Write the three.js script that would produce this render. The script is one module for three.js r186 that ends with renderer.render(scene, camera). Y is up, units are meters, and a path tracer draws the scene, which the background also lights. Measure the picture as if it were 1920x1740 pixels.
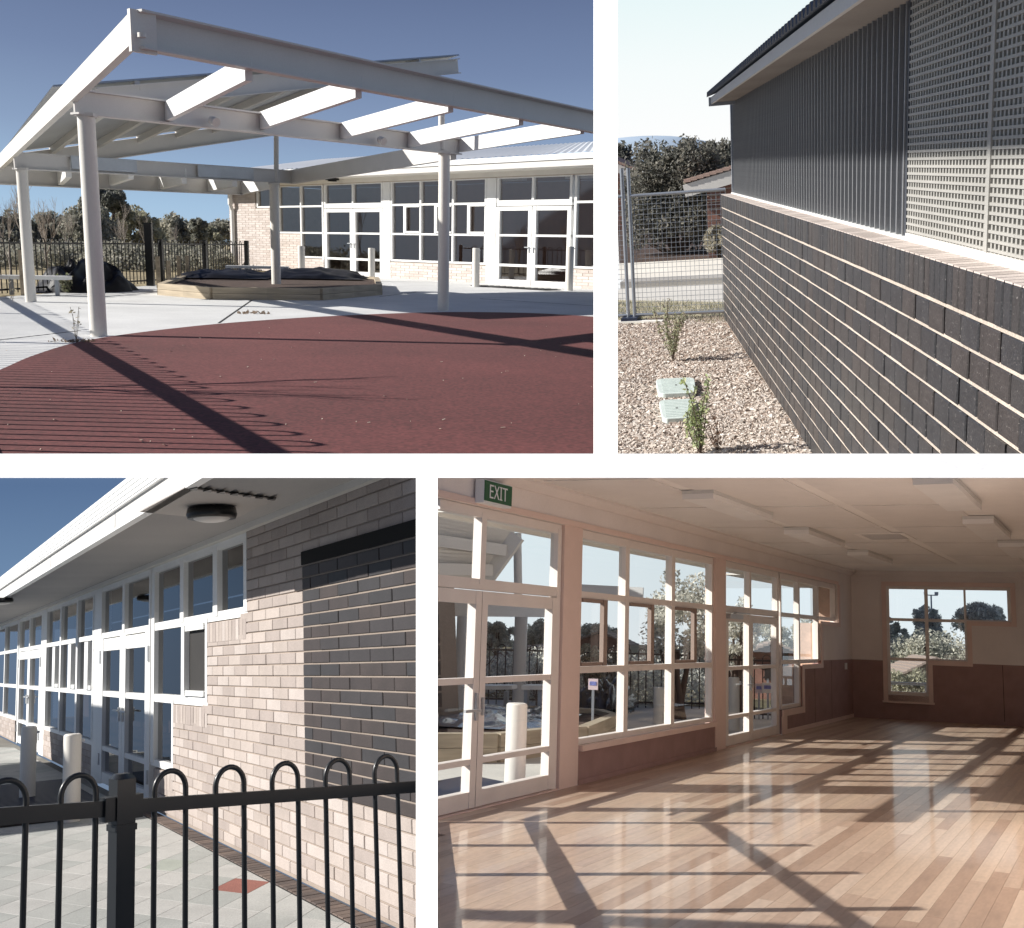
import * as THREE from 'three';
import * as BGU from 'three/addons/utils/BufferGeometryUtils.js';
import { FontLoader } from 'three/addons/loaders/FontLoader.js';
import { TextGeometry } from 'three/addons/geometries/TextGeometry.js';

// ------------------------------------------------------------------ camera, sky, sun, exposure
const W = 1920, H = 1740, F = 2000;
const scene = new THREE.Scene();
const camera = new THREE.PerspectiveCamera(2 * Math.atan(H / 2 / F) * 180 / Math.PI, W / H, 0.05, 3000);
camera.position.set(0, 0, 0);
const renderer = new THREE.WebGLRenderer({ antialias: true });
renderer.toneMapping = THREE.LinearToneMapping;
const EXPO = 1.45;
renderer.toneMappingExposure = EXPO;
renderer.shadowMap.enabled = true;
const SUN_AZ = -95 * Math.PI / 180, SUN_EL = 28 * Math.PI / 180;
const L = new THREE.Vector3(Math.sin(SUN_AZ) * Math.cos(SUN_EL), Math.sin(SUN_EL), -Math.cos(SUN_AZ) * Math.cos(SUN_EL));
const sun = new THREE.DirectionalLight(new THREE.Color(1, 0.96, 0.9), 5);
sun.target.position.set(0, 0, -30); sun.position.copy(L).multiplyScalar(200).add(sun.target.position);
sun.castShadow = true; sun.shadow.mapSize.set(4096, 4096);
Object.assign(sun.shadow.camera, { left: -80, right: 80, top: 80, bottom: -80, near: 1, far: 500 });
scene.add(sun, sun.target);
const lin = (r, g, b) => new THREE.Color(r / 255, g / 255, b / 255).convertSRGBToLinear();
const sstep = (a, b, x) => { const t = Math.min(1, Math.max(0, (x - a) / (b - a))); return t * t * (3 - 2 * t); };
{
  // clear winter sky: deep blue on the sun-away side, white glare low on the other side
  const w = 2048, h = 1024, d = new Float32Array(w * h * 4), TILT = 22 * Math.PI / 180;
  const ramp = (st, e) => {
    if (e <= st[0][0]) return st[0][1]; for (let i = 1; i < st.length; i++) if (e < st[i][0]) { const t = (e - st[i - 1][0]) / (st[i][0] - st[i - 1][0]); return st[i - 1][1].clone().lerp(st[i][1], t); } return st[st.length - 1][1];
  };
  const blue = [[-40, lin(96, 96, 98)], [-8, lin(118, 140, 168)], [-5, lin(108, 136, 170)], [-1, lin(90, 116, 153)], [3, lin(120, 145, 178)], [9.5, lin(190, 212, 230)], [13, lin(166, 196, 224)], [16.5, lin(140, 162, 194)], [20, lin(118, 137, 172)], [25, lin(94, 110, 146)], [50, lin(66, 84, 122)], [90, lin(52, 68, 106)]];
  const pale = [[-40, lin(110, 110, 110)], [-10, lin(240, 246, 250)], [-3, lin(232, 245, 251)], [8, lin(252, 253, 254)], [17, lin(253, 254, 254)], [20, lin(247, 253, 253)], [25, lin(226, 245, 247)], [34, lin(126, 150, 186)], [50, lin(66, 84, 122)], [90, lin(52, 68, 106)]];
  for (let j = 0; j < h; j++) for (let i = 0; i < w; i++) {
    const ph = (i + .5) / w * 2 * Math.PI - Math.PI, te = ((j + .5) / h - .5) * Math.PI;
    const tx = Math.cos(te) * Math.cos(ph), ty = Math.sin(te), tz = Math.cos(te) * Math.sin(ph), cy = ty * Math.cos(TILT) + tz * Math.sin(TILT), cz = -ty * Math.sin(TILT) + tz * Math.cos(TILT);
    const el = Math.asin(cy) * 180 / Math.PI; const az = Math.atan2(tx, -cz) * 180 / Math.PI;
    const edge = 5.0 - 9.5 * sstep(.6, -.7, el);
    const r = sstep(edge - .6, edge + .6, az) * (1 - sstep(30, 80, az));
    const hz = sstep(40, 75, -az) * (1 - sstep(140, 170, -az)) * (1 - sstep(6, 26, el)) * .6; const c = ramp(blue, el).clone().lerp(lin(206, 217, 228), el > -12 ? hz : 0).lerp(ramp(pale, el), r), o = (j * w + i) * 4;
    d[o] = c.r / EXPO; d[o + 1] = c.g / EXPO; d[o + 2] = c.b / EXPO; d[o + 3] = 1;
  }
  const t = new THREE.DataTexture(d, w, h, THREE.RGBAFormat, THREE.FloatType);
  t.mapping = THREE.EquirectangularReflectionMapping; t.magFilter = THREE.LinearFilter; t.minFilter = THREE.LinearFilter; t.needsUpdate = true;
  scene.background = t; scene.environment = t; scene.backgroundRotation.x = scene.environmentRotation.x = -TILT;
}

// ------------------------------------------------------------------ helpers
let seed = 7;
const rnd = () => { seed = (seed * 1664525 + 1013904223) >>> 0; return seed / 4294967296; };
const rr = (a, b) => a + (b - a) * rnd();
const V3 = (x, y, z) => new THREE.Vector3(x, y, z);
const D2R = Math.PI / 180;

// One place = one level site with its own ground, seen from eye height h. A pixel of the photograph gives a sight line into it.
class Place {
  constructor(cx, hy, h, S, box) {
    const r = V3((cx - 960) / F, -(hy - 870) / F, -1).normalize();
    const u = V3(0, 1, 0).addScaledVector(r, -r.y).normalize();
    const x = V3().crossVectors(r, u);
    this.M = new THREE.Matrix4().makeBasis(x, u, r.clone().negate());
    this.Mi = this.M.clone().invert(); this.q = new THREE.Quaternion().setFromRotationMatrix(this.M);
    this.h = h; this.S = S; this.box = box; this.L = L.clone().applyMatrix4(this.Mi);
  }
  ray(X, Y) { return V3((X - 960) / F, -(Y - 870) / F, -1).applyMatrix4(this.Mi); }
  g(X, Y, y = 0) { const d = this.ray(X, Y); return d.multiplyScalar((y - this.h) / d.y).add(V3(0, this.h, 0)); }
  at(X, Y, z) { const d = this.ray(X, Y); return d.multiplyScalar(z / -d.z).add(V3(0, this.h, 0)); }
  v(X, Y, a, az) { const n = V3(Math.cos(az * D2R), 0, Math.sin(az * D2R)), d = this.ray(X, Y), c = V3(0, this.h, 0); const t = n.dot(a.clone().sub(c)) / n.dot(d); return d.multiplyScalar(t).add(c); }
  px(p) { const q = V3(p.x, p.y - this.h, p.z).applyMatrix4(this.M); return [960 + F * q.x / -q.z, 870 - F * q.y / -q.z, -q.z]; }
  seen(p, m = 0) { const [X, Y, z] = this.px(p); const b = this.box; return z > 0 && X > b[0] - m && X < b[2] + m && Y > b[1] - m && Y < b[3] + m; }
  world(p) { return V3(p.x, p.y - this.h, p.z).multiplyScalar(this.S).applyMatrix4(this.M); }
}
const used = {};
function numbered(n) { if (!(n in used)) { used[n] = 0; return n; } used[n]++; return n + '_' + String(used[n]).padStart(3, '0'); }
function tag(o, label, category, group, kind) { o.userData.label = label; if (category) o.userData.category = category; if (group) o.userData.group = group; if (kind) o.userData.kind = kind; return o; }
function settle(o, P, p, yaw = 0) {
  o.position.copy(P.world(p)); o.quaternion.copy(P.q).multiply(new THREE.Quaternion().setFromAxisAngle(V3(0, 1, 0), yaw)); o.scale.setScalar(P.S); return o;
}
function thing(P, name, label, category, p = V3(0, 0, 0), yaw = 0, group, kind) {
  const o = new THREE.Group(); o.name = numbered(name); scene.add(o); settle(o, P, p, yaw); o.P = P; o.base = p;
  return tag(o, label, category, group, kind);
}
function copyOf(src, P, p, yaw, label) { const c = src.clone(); c.name = numbered(src.name.replace(/_\d+$/, '')); scene.add(c); settle(c, P, p, yaw); if (label) c.userData.label = label; return c; }
function structure(P, name, label, p = V3(0, 0, 0), yaw = 0) { const o = thing(P, name, label, null, p, yaw, null, 'structure'); return o; }
function merge(g) { if (!Array.isArray(g)) return g; if (g.length === 1) return g[0]; return BGU.mergeGeometries(g.map(x => { const y = x.index ? x.toNonIndexed() : x; for (const k of Object.keys(y.attributes)) if (!['position', 'normal', 'uv', 'color'].includes(k)) y.deleteAttribute(k); return y; })); }
function part(name, g, m, parent, p) {
  const o = new THREE.Mesh(merge(g), m); o.name = name; o.castShadow = o.receiveShadow = true; if (p) o.position.copy(p); parent.add(o); return o;
}
// uv in metres, from the face's main direction
function muv(g, off = 0) {
  g = g.index ? g.toNonIndexed() : g; const p = g.attributes.position, n = g.attributes.normal, uv = new Float32Array(p.count * 2);
  for (let i = 0; i < p.count; i++) {
    const ax = Math.abs(n.getX(i)), ay = Math.abs(n.getY(i)), az = Math.abs(n.getZ(i)); let a, b;
    if (ay >= ax && ay >= az) { a = p.getX(i); b = p.getZ(i); } else if (ax > az) { a = p.getZ(i); b = p.getY(i); } else { a = p.getX(i); b = p.getY(i); }
    uv[2 * i] = a + off; uv[2 * i + 1] = b + off * 1.7;
  }
  g.setAttribute('uv', new THREE.BufferAttribute(uv, 2)); return g;
}
// box by its limits
function bx(x0, x1, y0, y1, z0, z1) { return muv(new THREE.BoxGeometry(Math.abs(x1 - x0), Math.abs(y1 - y0), Math.abs(z1 - z0)).translate((x0 + x1) / 2, (y0 + y1) / 2, (z0 + z1) / 2)); }
// box with its edges chamfered on the +z face
function brickGeo(w, h, d, c = 0.004) {
  const X = w / 2, Y = h / 2, Z = d / 2, f = [[-X + c, -Y + c, Z], [X - c, -Y + c, Z], [X - c, Y - c, Z], [-X + c, Y - c, Z]], m = [[-X, -Y, Z - c], [X, -Y, Z - c], [X, Y, Z - c], [-X, Y, Z - c]], b = [[-X, -Y, -Z], [X, -Y, -Z], [X, Y, -Z], [-X, Y, -Z]];
  const P = []; const quad = (a, b2, c2, d2) => P.push(...a, ...b2, ...c2, ...a, ...c2, ...d2);
  quad(...f); for (let i = 0; i < 4; i++) { const j = (i + 1) % 4; quad(m[i], m[j], f[j], f[i]); quad(b[i], b[j], m[j], m[i]); }
  const g = new THREE.BufferGeometry(); g.setAttribute('position', new THREE.Float32BufferAttribute(P, 3)); g.computeVertexNormals(); return muv(g, rnd() * 3);
}
// a bar of w across and h high from point a to point b
function bar(a, b, w, h) {
  const d = b.clone().sub(a), l = d.length(); d.normalize(); let up = V3(0, 1, 0); if (Math.abs(d.y) > .98) up = V3(0, 0, 1);
  const x = V3().crossVectors(up, d).normalize(), y = V3().crossVectors(d, x);
  const g = muv(new THREE.BoxGeometry(w, h, l)); g.applyMatrix4(new THREE.Matrix4().makeBasis(x, y, d)); g.translate((a.x + b.x) / 2, (a.y + b.y) / 2, (a.z + b.z) / 2); return g;
}
// profile (closed list of [across, up]) swept from a to b
function sweep(prof, a, b) {
  const d = b.clone().sub(a), l = d.length(); d.normalize(); const x = V3().crossVectors(V3(0, 1, 0), d).normalize(), y = V3().crossVectors(d, x);
  const s = new THREE.Shape(prof.map(q => new THREE.Vector2(q[0], q[1]))); const g = muv(new THREE.ExtrudeGeometry(s, { depth: l, bevelEnabled: false }));
  g.applyMatrix4(new THREE.Matrix4().makeBasis(x, y, d)); g.translate(a.x, a.y, a.z); return g;
}
const iProf = (w, h, t = .04, f = .03) => [[-w / 2, -h / 2], [w / 2, -h / 2], [w / 2, -h / 2 + f], [t / 2, -h / 2 + f], [t / 2, h / 2 - f], [w / 2, h / 2 - f], [w / 2, h / 2], [-w / 2, h / 2], [-w / 2, h / 2 - f], [-t / 2, h / 2 - f], [-t / 2, -h / 2 + f], [-w / 2, -h / 2 + f]];
function cyl(r0, r1, h, x = 0, y = 0, z = 0, n = 20) { const g = new THREE.CylinderGeometry(r1, r0, h, n).translate(x, y + h / 2, z); return g.toNonIndexed(); }
function tube(pts, r, n = 6, seg) { return new THREE.TubeGeometry(new THREE.CatmullRomCurve3(pts, false, 'centripetal'), seg || pts.length * 3, r, n, false).toNonIndexed(); }
function rod(a, b, r0, r1 = r0, n = 6) { const d = b.clone().sub(a), l = d.length(); const g = new THREE.CylinderGeometry(r1, r0, l, n, 1).translate(0, l / 2, 0); g.applyQuaternion(new THREE.Quaternion().setFromUnitVectors(V3(0, 1, 0), d.normalize())); return g.translate(a.x, a.y, a.z).toNonIndexed(); }
// flat polygon at height y through ground points, optionally with thickness below
function poly(pts, y = 0, thick = 0) {
  const s = new THREE.Shape(pts.map(p => new THREE.Vector2(p.x, -p.z)));
  const g = thick ? new THREE.ExtrudeGeometry(s, { depth: thick, bevelEnabled: false }) : new THREE.ShapeGeometry(s);
  g.rotateX(-Math.PI / 2); g.translate(0, y - thick, 0); return muv(g);
}
function quadGeo(a, b, c, d) { const g = new THREE.BufferGeometry(); g.setAttribute('position', new THREE.Float32BufferAttribute([a, b, c, a, c, d].flatMap(p => [p.x, p.y, p.z]), 3)); g.computeVertexNormals(); return muv(g); }
function slabGeo(a, b, c, d, t) { const n = V3().crossVectors(b.clone().sub(a), c.clone().sub(a)).normalize().multiplyScalar(-t), q = [a, b, c, d], r = q.map(p => p.clone().add(n)); return merge([quadGeo(...q), quadGeo(r[3], r[2], r[1], r[0]), ...[0, 1, 2, 3].map(i => quadGeo(q[i], r[i], r[(i + 1) % 4], q[(i + 1) % 4]))]); }
// the vertical plane of a wall: u runs along it, y up, z out of it
class Wall {
  constructor(P, a, az) { this.P = P; this.a = a; this.az = az; this.d = V3(Math.sin(az * D2R), 0, -Math.cos(az * D2R)); this.n = V3(Math.cos(az * D2R), 0, Math.sin(az * D2R)); this.yaw = Math.PI / 2 - az * D2R; }
  uy(X, Y, off = 0) { const p = this.P.v(X, Y, this.a.clone().addScaledVector(this.n, off), this.az); return [p.clone().sub(this.a).dot(this.d), p.y]; }
  u(X, Y, off = 0) { return this.uy(X, Y, off)[0]; }
  pt(u, y, z = 0) { return this.a.clone().addScaledVector(this.d, u).addScaledVector(this.n, z).setY(y); }
  local(p) { const q = p.clone().sub(this.a); return V3(q.dot(this.d), q.y, q.dot(this.n)); }
}
// ------------------------------------------------------------------ textures
function lattice(n, s) { const a = new Float32Array(n * n); let k = s * 9301 + 49297 >>> 0; for (let i = 0; i < n * n; i++) { k = (k * 1664525 + 1013904223) >>> 0; a[i] = k / 4294967296; } return a; }
const lats = {};
function vnoise(x, y, n, s) { // tiles on [0,1)
  const key = n + '_' + s, a = lats[key] || (lats[key] = lattice(n, s)); const fx = x * n, fy = y * n, x0 = Math.floor(fx), y0 = Math.floor(fy); let tx = fx - x0, ty = fy - y0; tx = tx * tx * (3 - 2 * tx); ty = ty * ty * (3 - 2 * ty);
  const i0 = ((x0 % n) + n) % n, i1 = (i0 + 1) % n, j0 = ((y0 % n) + n) % n, j1 = (j0 + 1) % n;
  return (a[j0 * n + i0] * (1 - tx) + a[j0 * n + i1] * tx) * (1 - ty) + (a[j1 * n + i0] * (1 - tx) + a[j1 * n + i1] * tx) * ty;
}
function fbm(x, y, n, s, oct = 4) { let v = 0, a = .5, t = 0; for (let i = 0; i < oct; i++) { v += a * vnoise(x, y, n << i, s + i); t += a; a *= .55; } return v / t; }
function tex(size, fn, metres, srgb = true) {
  const d = new Uint8Array(size * size * 4); for (let j = 0; j < size; j++) for (let i = 0; i < size; i++) { const c = fn((i + .5) / size, (j + .5) / size), o = (j * size + i) * 4; for (let k = 0; k < 3; k++) d[o + k] = Math.max(0, Math.min(255, c[k])); d[o + 3] = 255; }
  const t = new THREE.DataTexture(d, size, size); t.wrapS = t.wrapT = THREE.RepeatWrapping; t.magFilter = THREE.LinearFilter; t.minFilter = THREE.LinearMipmapLinearFilter; t.generateMipmaps = true; t.repeat.set(1 / metres, 1 / metres); if (srgb) t.colorSpace = THREE.SRGBColorSpace; t.needsUpdate = true; return t;
}
const mul = (c, k) => [c[0] * k, c[1] * k, c[2] * k];
const grey = (v) => [v * 255, v * 255, v * 255];
const std = (o) => new THREE.MeshStandardMaterial(o);
const phy = (o) => new THREE.MeshPhysicalMaterial(o);
// mottled material: base sRGB colour, contrast, metres per repeat, optional fine bump
const pats = {};
function pattern(con, fine) { // shared grey mottling; colour comes from the material
  const c = [.03, .06, .12, .3].reduce((a, b) => Math.abs(b - con) < Math.abs(a - con) ? b : a), f = fine > .9 ? 1.2 : .5, key = c + '_' + f;
  return pats[key] || (pats[key] = tex(512, (x, y) => grey(.78 * (1 + c * (fbm(x, y, 4, 3 + c * 100) - .5) * 2 + c * f * (vnoise(x, y, 256, 12) - .5) * 2)), 1, true));
}
let bumpPat;
function mottled(base, con, metres, o = {}, fine = .5, s = 3, bump = 0) {
  const m = pattern(con, fine).clone(); m.repeat.set(1 / metres, 1 / metres); m.offset.set((s * .37) % 1, (s * .61) % 1); m.needsUpdate = true;
  const k = .5711; // linear value of the pattern's mean
  const c = lin(...base); const q = { map: m, color: new THREE.Color(c.r / k, c.g / k, c.b / k), roughness: .85, ...o };
  if (bump) { bumpPat = bumpPat || tex(256, (x, y) => grey(.6 * vnoise(x, y, 128, 20) + .4 * fbm(x, y, 16, 21)), 1, false); const b = bumpPat.clone(); b.repeat.copy(m.repeat); b.needsUpdate = true; q.bumpMap = b; q.bumpScale = bump; }
  return std(q);
}
const M = {
  cream: mottled([226, 222, 214], .03, 2, { roughness: .45 }),
  white: mottled([236, 236, 234], .025, 1.7, { roughness: .42 }),
  greySteel: mottled([214, 211, 206], .03, 2.3, { roughness: .5 }),
  zinc: mottled([196, 198, 200], .05, 1.3, { roughness: .4, metalness: .35 }),
  galv: mottled([176, 182, 190], .07, .6, { roughness: .35, metalness: .6 }),
  black: mottled([20, 21, 23], .12, .7, { roughness: .33 }),
  blackGloss: phy({ color: new THREE.Color(.006, .007, .008), roughness: .42, clearcoat: .25, clearcoatRoughness: .2 }),
  navy: mottled([34, 44, 66], .1, .7, { roughness: .5 }),
  dark: mottled([38, 36, 35], .1, .7, { roughness: .8 }),
  timber: std({ map: tex(256, (x, y) => mul([182, 168, 146], .86 + .24 * fbm(x * .5, y * 8, 4, 31) - .25 * Math.pow(vnoise(x, y, 6, 33), 6)), 1.6), roughness: .85 }),
  soil: mottled([72, 56, 48], .35, .8, { roughness: 1 }, 1, 5, .02),
  glass: phy({ color: new THREE.Color(.93, .96, .96), roughness: 0, transmission: 1, thickness: 0, ior: 1.5 }),
  tint: phy({ color: new THREE.Color(.6, .6, .6), roughness: 0, transmission: 1, thickness: 0, ior: 2.1 }),
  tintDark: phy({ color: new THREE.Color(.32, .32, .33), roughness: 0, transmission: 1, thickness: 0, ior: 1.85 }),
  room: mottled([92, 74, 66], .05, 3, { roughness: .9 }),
  leafDark: phy({ vertexColors: true, roughness: 1, transmission: .5, thickness: 0, side: THREE.DoubleSide }),
  bark: mottled([92, 80, 72], .2, .5, { roughness: .95 }),
  paleBark: mottled([168, 158, 148], .15, .5, { roughness: .95 }),
};
// ------------------------------------------------------------------ vegetation
// leaves: many small faces around the given points
function leaves(P, pts, count, spread, size, tone, keep = true, base = V3(0, 0, 0), flat = 1) {
  const pos = [], nor = [], col = []; const c = new THREE.Color();
  for (let i = 0; i < count; i++) {
    const q = pts[Math.floor(rnd() * pts.length)]; const r = spread * Math.cbrt(rnd()) * (q.r || 1); const th = rnd() * 6.283, ph = Math.acos(2 * rnd() - 1);
    const p = V3(q.x + r * Math.sin(ph) * Math.cos(th), q.y + flat * r * Math.cos(ph), q.z + r * Math.sin(ph) * Math.sin(th));
    if (keep && !P.seen(p.clone().add(base))) continue;
    const s = size * rr(.6, 1.4), a = V3(rr(-1, 1), rr(-1, 1), rr(-1, 1)).normalize(), b = V3(rr(-1, 1), rr(-1, 1), rr(-1, 1)).cross(a).normalize();
    const n = V3().crossVectors(a, b); const k = tone[Math.floor(rnd() * tone.length)], v = rr(.75, 1.25) * 1.5; c.setRGB(k[0] * v, k[1] * v, k[2] * v);
    const A = p.clone().addScaledVector(a, s), B = p.clone().addScaledVector(b, s * .45), C = p.clone().addScaledVector(a, -s), Dd = p.clone().addScaledVector(b, -s * .45);
    for (const w of [A, B, C, A, C, Dd]) { pos.push(w.x, w.y, w.z); nor.push(n.x, n.y, n.z); col.push(c.r, c.g, c.b); }
  }
  const g = new THREE.BufferGeometry(); g.setAttribute('position', new THREE.Float32BufferAttribute(pos, 3)); g.setAttribute('normal', new THREE.Float32BufferAttribute(nor, 3)); g.setAttribute('color', new THREE.Float32BufferAttribute(col, 3)); return g;
}
// a branching skeleton; returns geometries and tips
function branches(h, r, levels, spread, lift = .35, kids = 3, bend = .18) {
  const geos = [], tips = [];
  const grow = (p, d, len, rad, lv) => {
    const pts = [p.clone()]; let q = p.clone(), dd = d.clone(); const n = 3;
    for (let i = 0; i < n; i++) { dd.add(V3(rr(-bend, bend), rr(-bend * .3, bend * .6), rr(-bend, bend))).normalize(); q = q.clone().addScaledVector(dd, len / n); pts.push(q.clone()); }
    for (let i = 0; i < n; i++) geos.push(rod(pts[i], pts[i + 1], rad * (1 - i / n * .4), rad * (1 - (i + 1) / n * .4), lv > 1 ? 6 : 4));
    if (lv === 0) { tips.push(q); return; }
    if (lv < levels) tips.push(q);
    const k = kids + (rnd() < .4 ? 1 : 0); const o = rnd() * 6.28;
    for (let i = 0; i < k; i++) { const t = i === 0 ? 1 : rr(.45, 1), a = o + i * 6.283 / k + rr(-.3, .3); const at = pts[Math.min(n, Math.max(1, Math.round(t * n)))]; const nd = dd.clone().multiplyScalar(1 - spread * .4).add(V3(Math.cos(a) * spread, lift * rr(.2, 1), Math.sin(a) * spread)).normalize(); grow(at, nd, len * rr(.6, .82), rad * .55, lv - 1); }
  };
  grow(V3(0, 0, 0), V3(0, 1, 0), h, r, levels); return { geos, tips };
}
const TONE = { gum: [[.1, .1, .08], [.14, .135, .11], [.07, .072, .06], [.18, .17, .14]], dark: [[.06, .064, .055], [.085, .088, .072], [.12, .118, .1]], olive: [[.15, .145, .1], [.11, .108, .08], [.2, .19, .14]], grass: [[.12, .13, .07], [.2, .19, .12], [.08, .09, .05]], straw: [[.3, .27, .2], [.22, .2, .15]] };
function tree(P, name, label, p, o) {
  const t = thing(P, name, label, o.cat || 'tree', p, rnd() * 6, o.group); const b = branches(o.trunk, o.r, o.levels || 3, o.spread || .8, o.lift === undefined ? .35 : o.lift, o.kids || 3);
  part('trunk', b.geos, o.bark || M.bark, t);
  if (o.leaf) { const pts = b.tips; part('crown', leaves(P, pts, o.leaf, o.puff, o.size, o.tone || TONE.gum, false), M.leafDark, t); }
  return t;
}
// a dense bush: clumps on a lumpy ellipsoid
function bush(P, name, label, p, rx, ry, rz, n, size, tone, cat = 'bush', opts = {}) {
  const t = thing(P, name, label, cat, p, 0, opts.group); const pts = [];
  for (let i = 0; i < (opts.clumps || 60); i++) { const th = rnd() * 6.28, ph = Math.acos(1 - rnd() * (opts.low ? 1.6 : 1.35)), k = rr(.45, 1); pts.push(Object.assign(V3(rx * k * (opts.full ? Math.pow(Math.sin(ph), .4) : Math.sin(ph)) * Math.cos(th), ry * (opts.mid || .45) + ry * (1 - (opts.mid || .45)) * k * Math.cos(ph), rz * k * (opts.full ? Math.pow(Math.sin(ph), .4) : Math.sin(ph)) * Math.sin(th)), { r: rr(.6, 1.3) })); }
  part('foliage', leaves(P, pts, n, opts.puff || Math.min(rx, ry) * .3, size, tone, opts.keep !== false, p), M.leafDark, t);
  const st = []; for (let i = 0; i < 9; i++) st.push(rod(V3(rr(-.1, .1) * rx, 0, rr(-.1, .1) * rz), pts[i * 3 % pts.length].clone().multiplyScalar(.9), .03 * ry, .008 * ry, 5)); part('stem', st, M.bark, t); return t;
}
function sprig(P, name, label, p, h, n, leafN, leafS, tone, lean = .25, group) {
  const t = thing(P, name, label, 'plant', p, 0, group); const st = [], pts = [];
  for (let i = 0; i < n; i++) { const a = rnd() * 6.28, e = V3(Math.cos(a) * lean * h * rr(.3, 1), h * rr(.55, 1), Math.sin(a) * lean * h * rr(.3, 1)), m = e.clone().multiplyScalar(.5).add(V3(rr(-.03, .03), .05 * h, rr(-.03, .03))); st.push(tube([V3(0, 0, 0), m, e], .004 * h + .001, 5)); for (let k = 2; k <= 10; k++) { const c = new THREE.CatmullRomCurve3([V3(0, 0, 0), m, e]).getPoint(k / 10); pts.push(c); } }
  part('stem', st, M.bark, t); part('foliage', leaves(P, pts, leafN, leafS * 1.5, leafS, tone, false), M.leafDark, t); return t;
}
// a row of hooped pickets between two rails, from a to b
function hoopFence(P, name, label, a, b, o) {
  const dir = b.clone().sub(a), len = Math.hypot(dir.x, dir.z), az = Math.atan2(dir.x, -dir.z), t = thing(P, name, label, 'fence', a, Math.PI / 2 - az, o.group);
  const n = Math.floor(len / o.pitch); const hoop = []; const w = o.w, hr = o.rail, top = o.h, slope = (b.y - a.y) / len;
  const pts = [V3(-w / 2, o.foot || 0, 0), V3(-w / 2, top - w, 0)]; for (let i = 0; i <= 8; i++) { const q = Math.PI - i / 8 * Math.PI; pts.push(V3(Math.cos(q) * w / 2, top - w / 2 + Math.sin(q) * w / 2, 0)); } pts.push(V3(w / 2, top - w, 0), V3(w / 2, o.foot || 0, 0));
  const geos = []; for (let i = 0; i < pts.length - 1; i++) if (pts[i].distanceTo(pts[i + 1]) > 1e-5) geos.push(rod(pts[i], pts[i + 1], o.rad, o.rad, o.n || 6)); const g = merge(geos);
  const g2 = o.n > 8 ? tube(pts.filter((p, i) => i < 1 || p.distanceTo(pts[i - 1]) > 1e-5), o.rad, o.n, 60) : g;
  for (let i = 0; i < n; i++) { const x = o.start + i * o.pitch; if (x > len) break; part('hoop', g2, o.mat || M.black, t, V3(x, slope * x, 0)); }
  part('rail', bar(V3(0, hr, 0), V3(len, hr + slope * len, 0), o.rad * 2.6, o.railH || .04), o.mat || M.black, t);
  if (o.low) part('rail', bar(V3(0, o.low, 0), V3(len, o.low + slope * len, 0), o.rad * 2.6, o.railH || .04), o.mat || M.black, t);
  for (const x of o.posts || []) { part('post', bx(x - o.postW / 2, x + o.postW / 2, 0, o.postH || top, -o.postW / 2, o.postW / 2), o.mat || M.black, t); }
  return t;
}
function bollard(P, p, h, r, label, group) { const t = thing(P, 'bollard', label, 'bollard', p, 0, group); part('post', new THREE.LatheGeometry([[0, 0], [r, 0], [r, h - .02], [r - .012, h - .004], [r - .02, h], [0, h]].map(q => new THREE.Vector2(...q)), 28), M.cream, t); part('latch', bx(r - .01, r + .03, h - .09, h - .06, -.012, .012), M.zinc, t); return t; }
// laying of bricks on a wall. cells: [u0,u1,y0,y1,mat]; clip keeps y >= / <= a line
function clipPoly(pts, f) { const out = []; for (let i = 0; i < pts.length; i++) { const a = pts[i], b = pts[(i + 1) % pts.length], fa = f(a), fb = f(b); if (fa >= 0) out.push(a); if (fa * fb < 0) { const t = fa / (fa - fb); out.push([a[0] + (b[0] - a[0]) * t, a[1] + (b[1] - a[1]) * t]); } } return out; }
function layBricks(parent, Wl, cells, depth, zf, limit, clip) {
  const cache = {}; const list = [];
  for (const [u0, u1, y0, y1, mats] of cells) {
    if (u1 - u0 < .012 || y1 - y0 < .01) continue; let shape = null;
    if (clip) { const q = clipPoly([[u0, y0], [u1, y0], [u1, y1], [u0, y1]], clip); if (q.length < 3) continue; const same = q.length === 4 && q.every(([a, b]) => (Math.abs(a - u0) < 1e-6 || Math.abs(a - u1) < 1e-6) && (Math.abs(b - y0) < 1e-6 || Math.abs(b - y1) < 1e-6)); if (!same) shape = q; }
    const c = V3((u0 + u1) / 2, (y0 + y1) / 2, 0), [X, Y, z] = Wl.P.px(Wl.pt(c.x, c.y)); list.push({ u0, u1, y0, y1, mats, shape, c, size: (u1 - u0) * (y1 - y0) / z / z });
  }
  list.sort((a, b) => b.size - a.size); const rest = {};
  list.forEach((b, i) => {
    const w = b.u1 - b.u0, h = b.y1 - b.y0, key = w.toFixed(3) + '_' + h.toFixed(3) + '_' + i % 3; const m = b.mats[Math.floor(rnd() * b.mats.length)], dz = rr(-.002, .002); let g, p;
    if (b.shape) { g = new THREE.ExtrudeGeometry(new THREE.Shape(b.shape.map(q => new THREE.Vector2(q[0] - b.c.x, q[1] - b.c.y))), { depth, bevelEnabled: false }).translate(0, 0, -depth / 2); g = muv(g); } else g = cache[key] || (cache[key] = brickGeo(w, h, depth));
    p = V3(b.c.x, b.c.y, zf - depth / 2 + dz);
    if (i < limit) part('brick', g, m, parent, p); else (rest[m.uuid] = rest[m.uuid] || { m, g: [] }).g.push(g.clone().translate(p.x, p.y, p.z));
  });
  for (const k in rest) { const o = part('bricks', rest[k].g, rest[k].m, parent); o.userData.kind = 'stuff'; }
}
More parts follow.
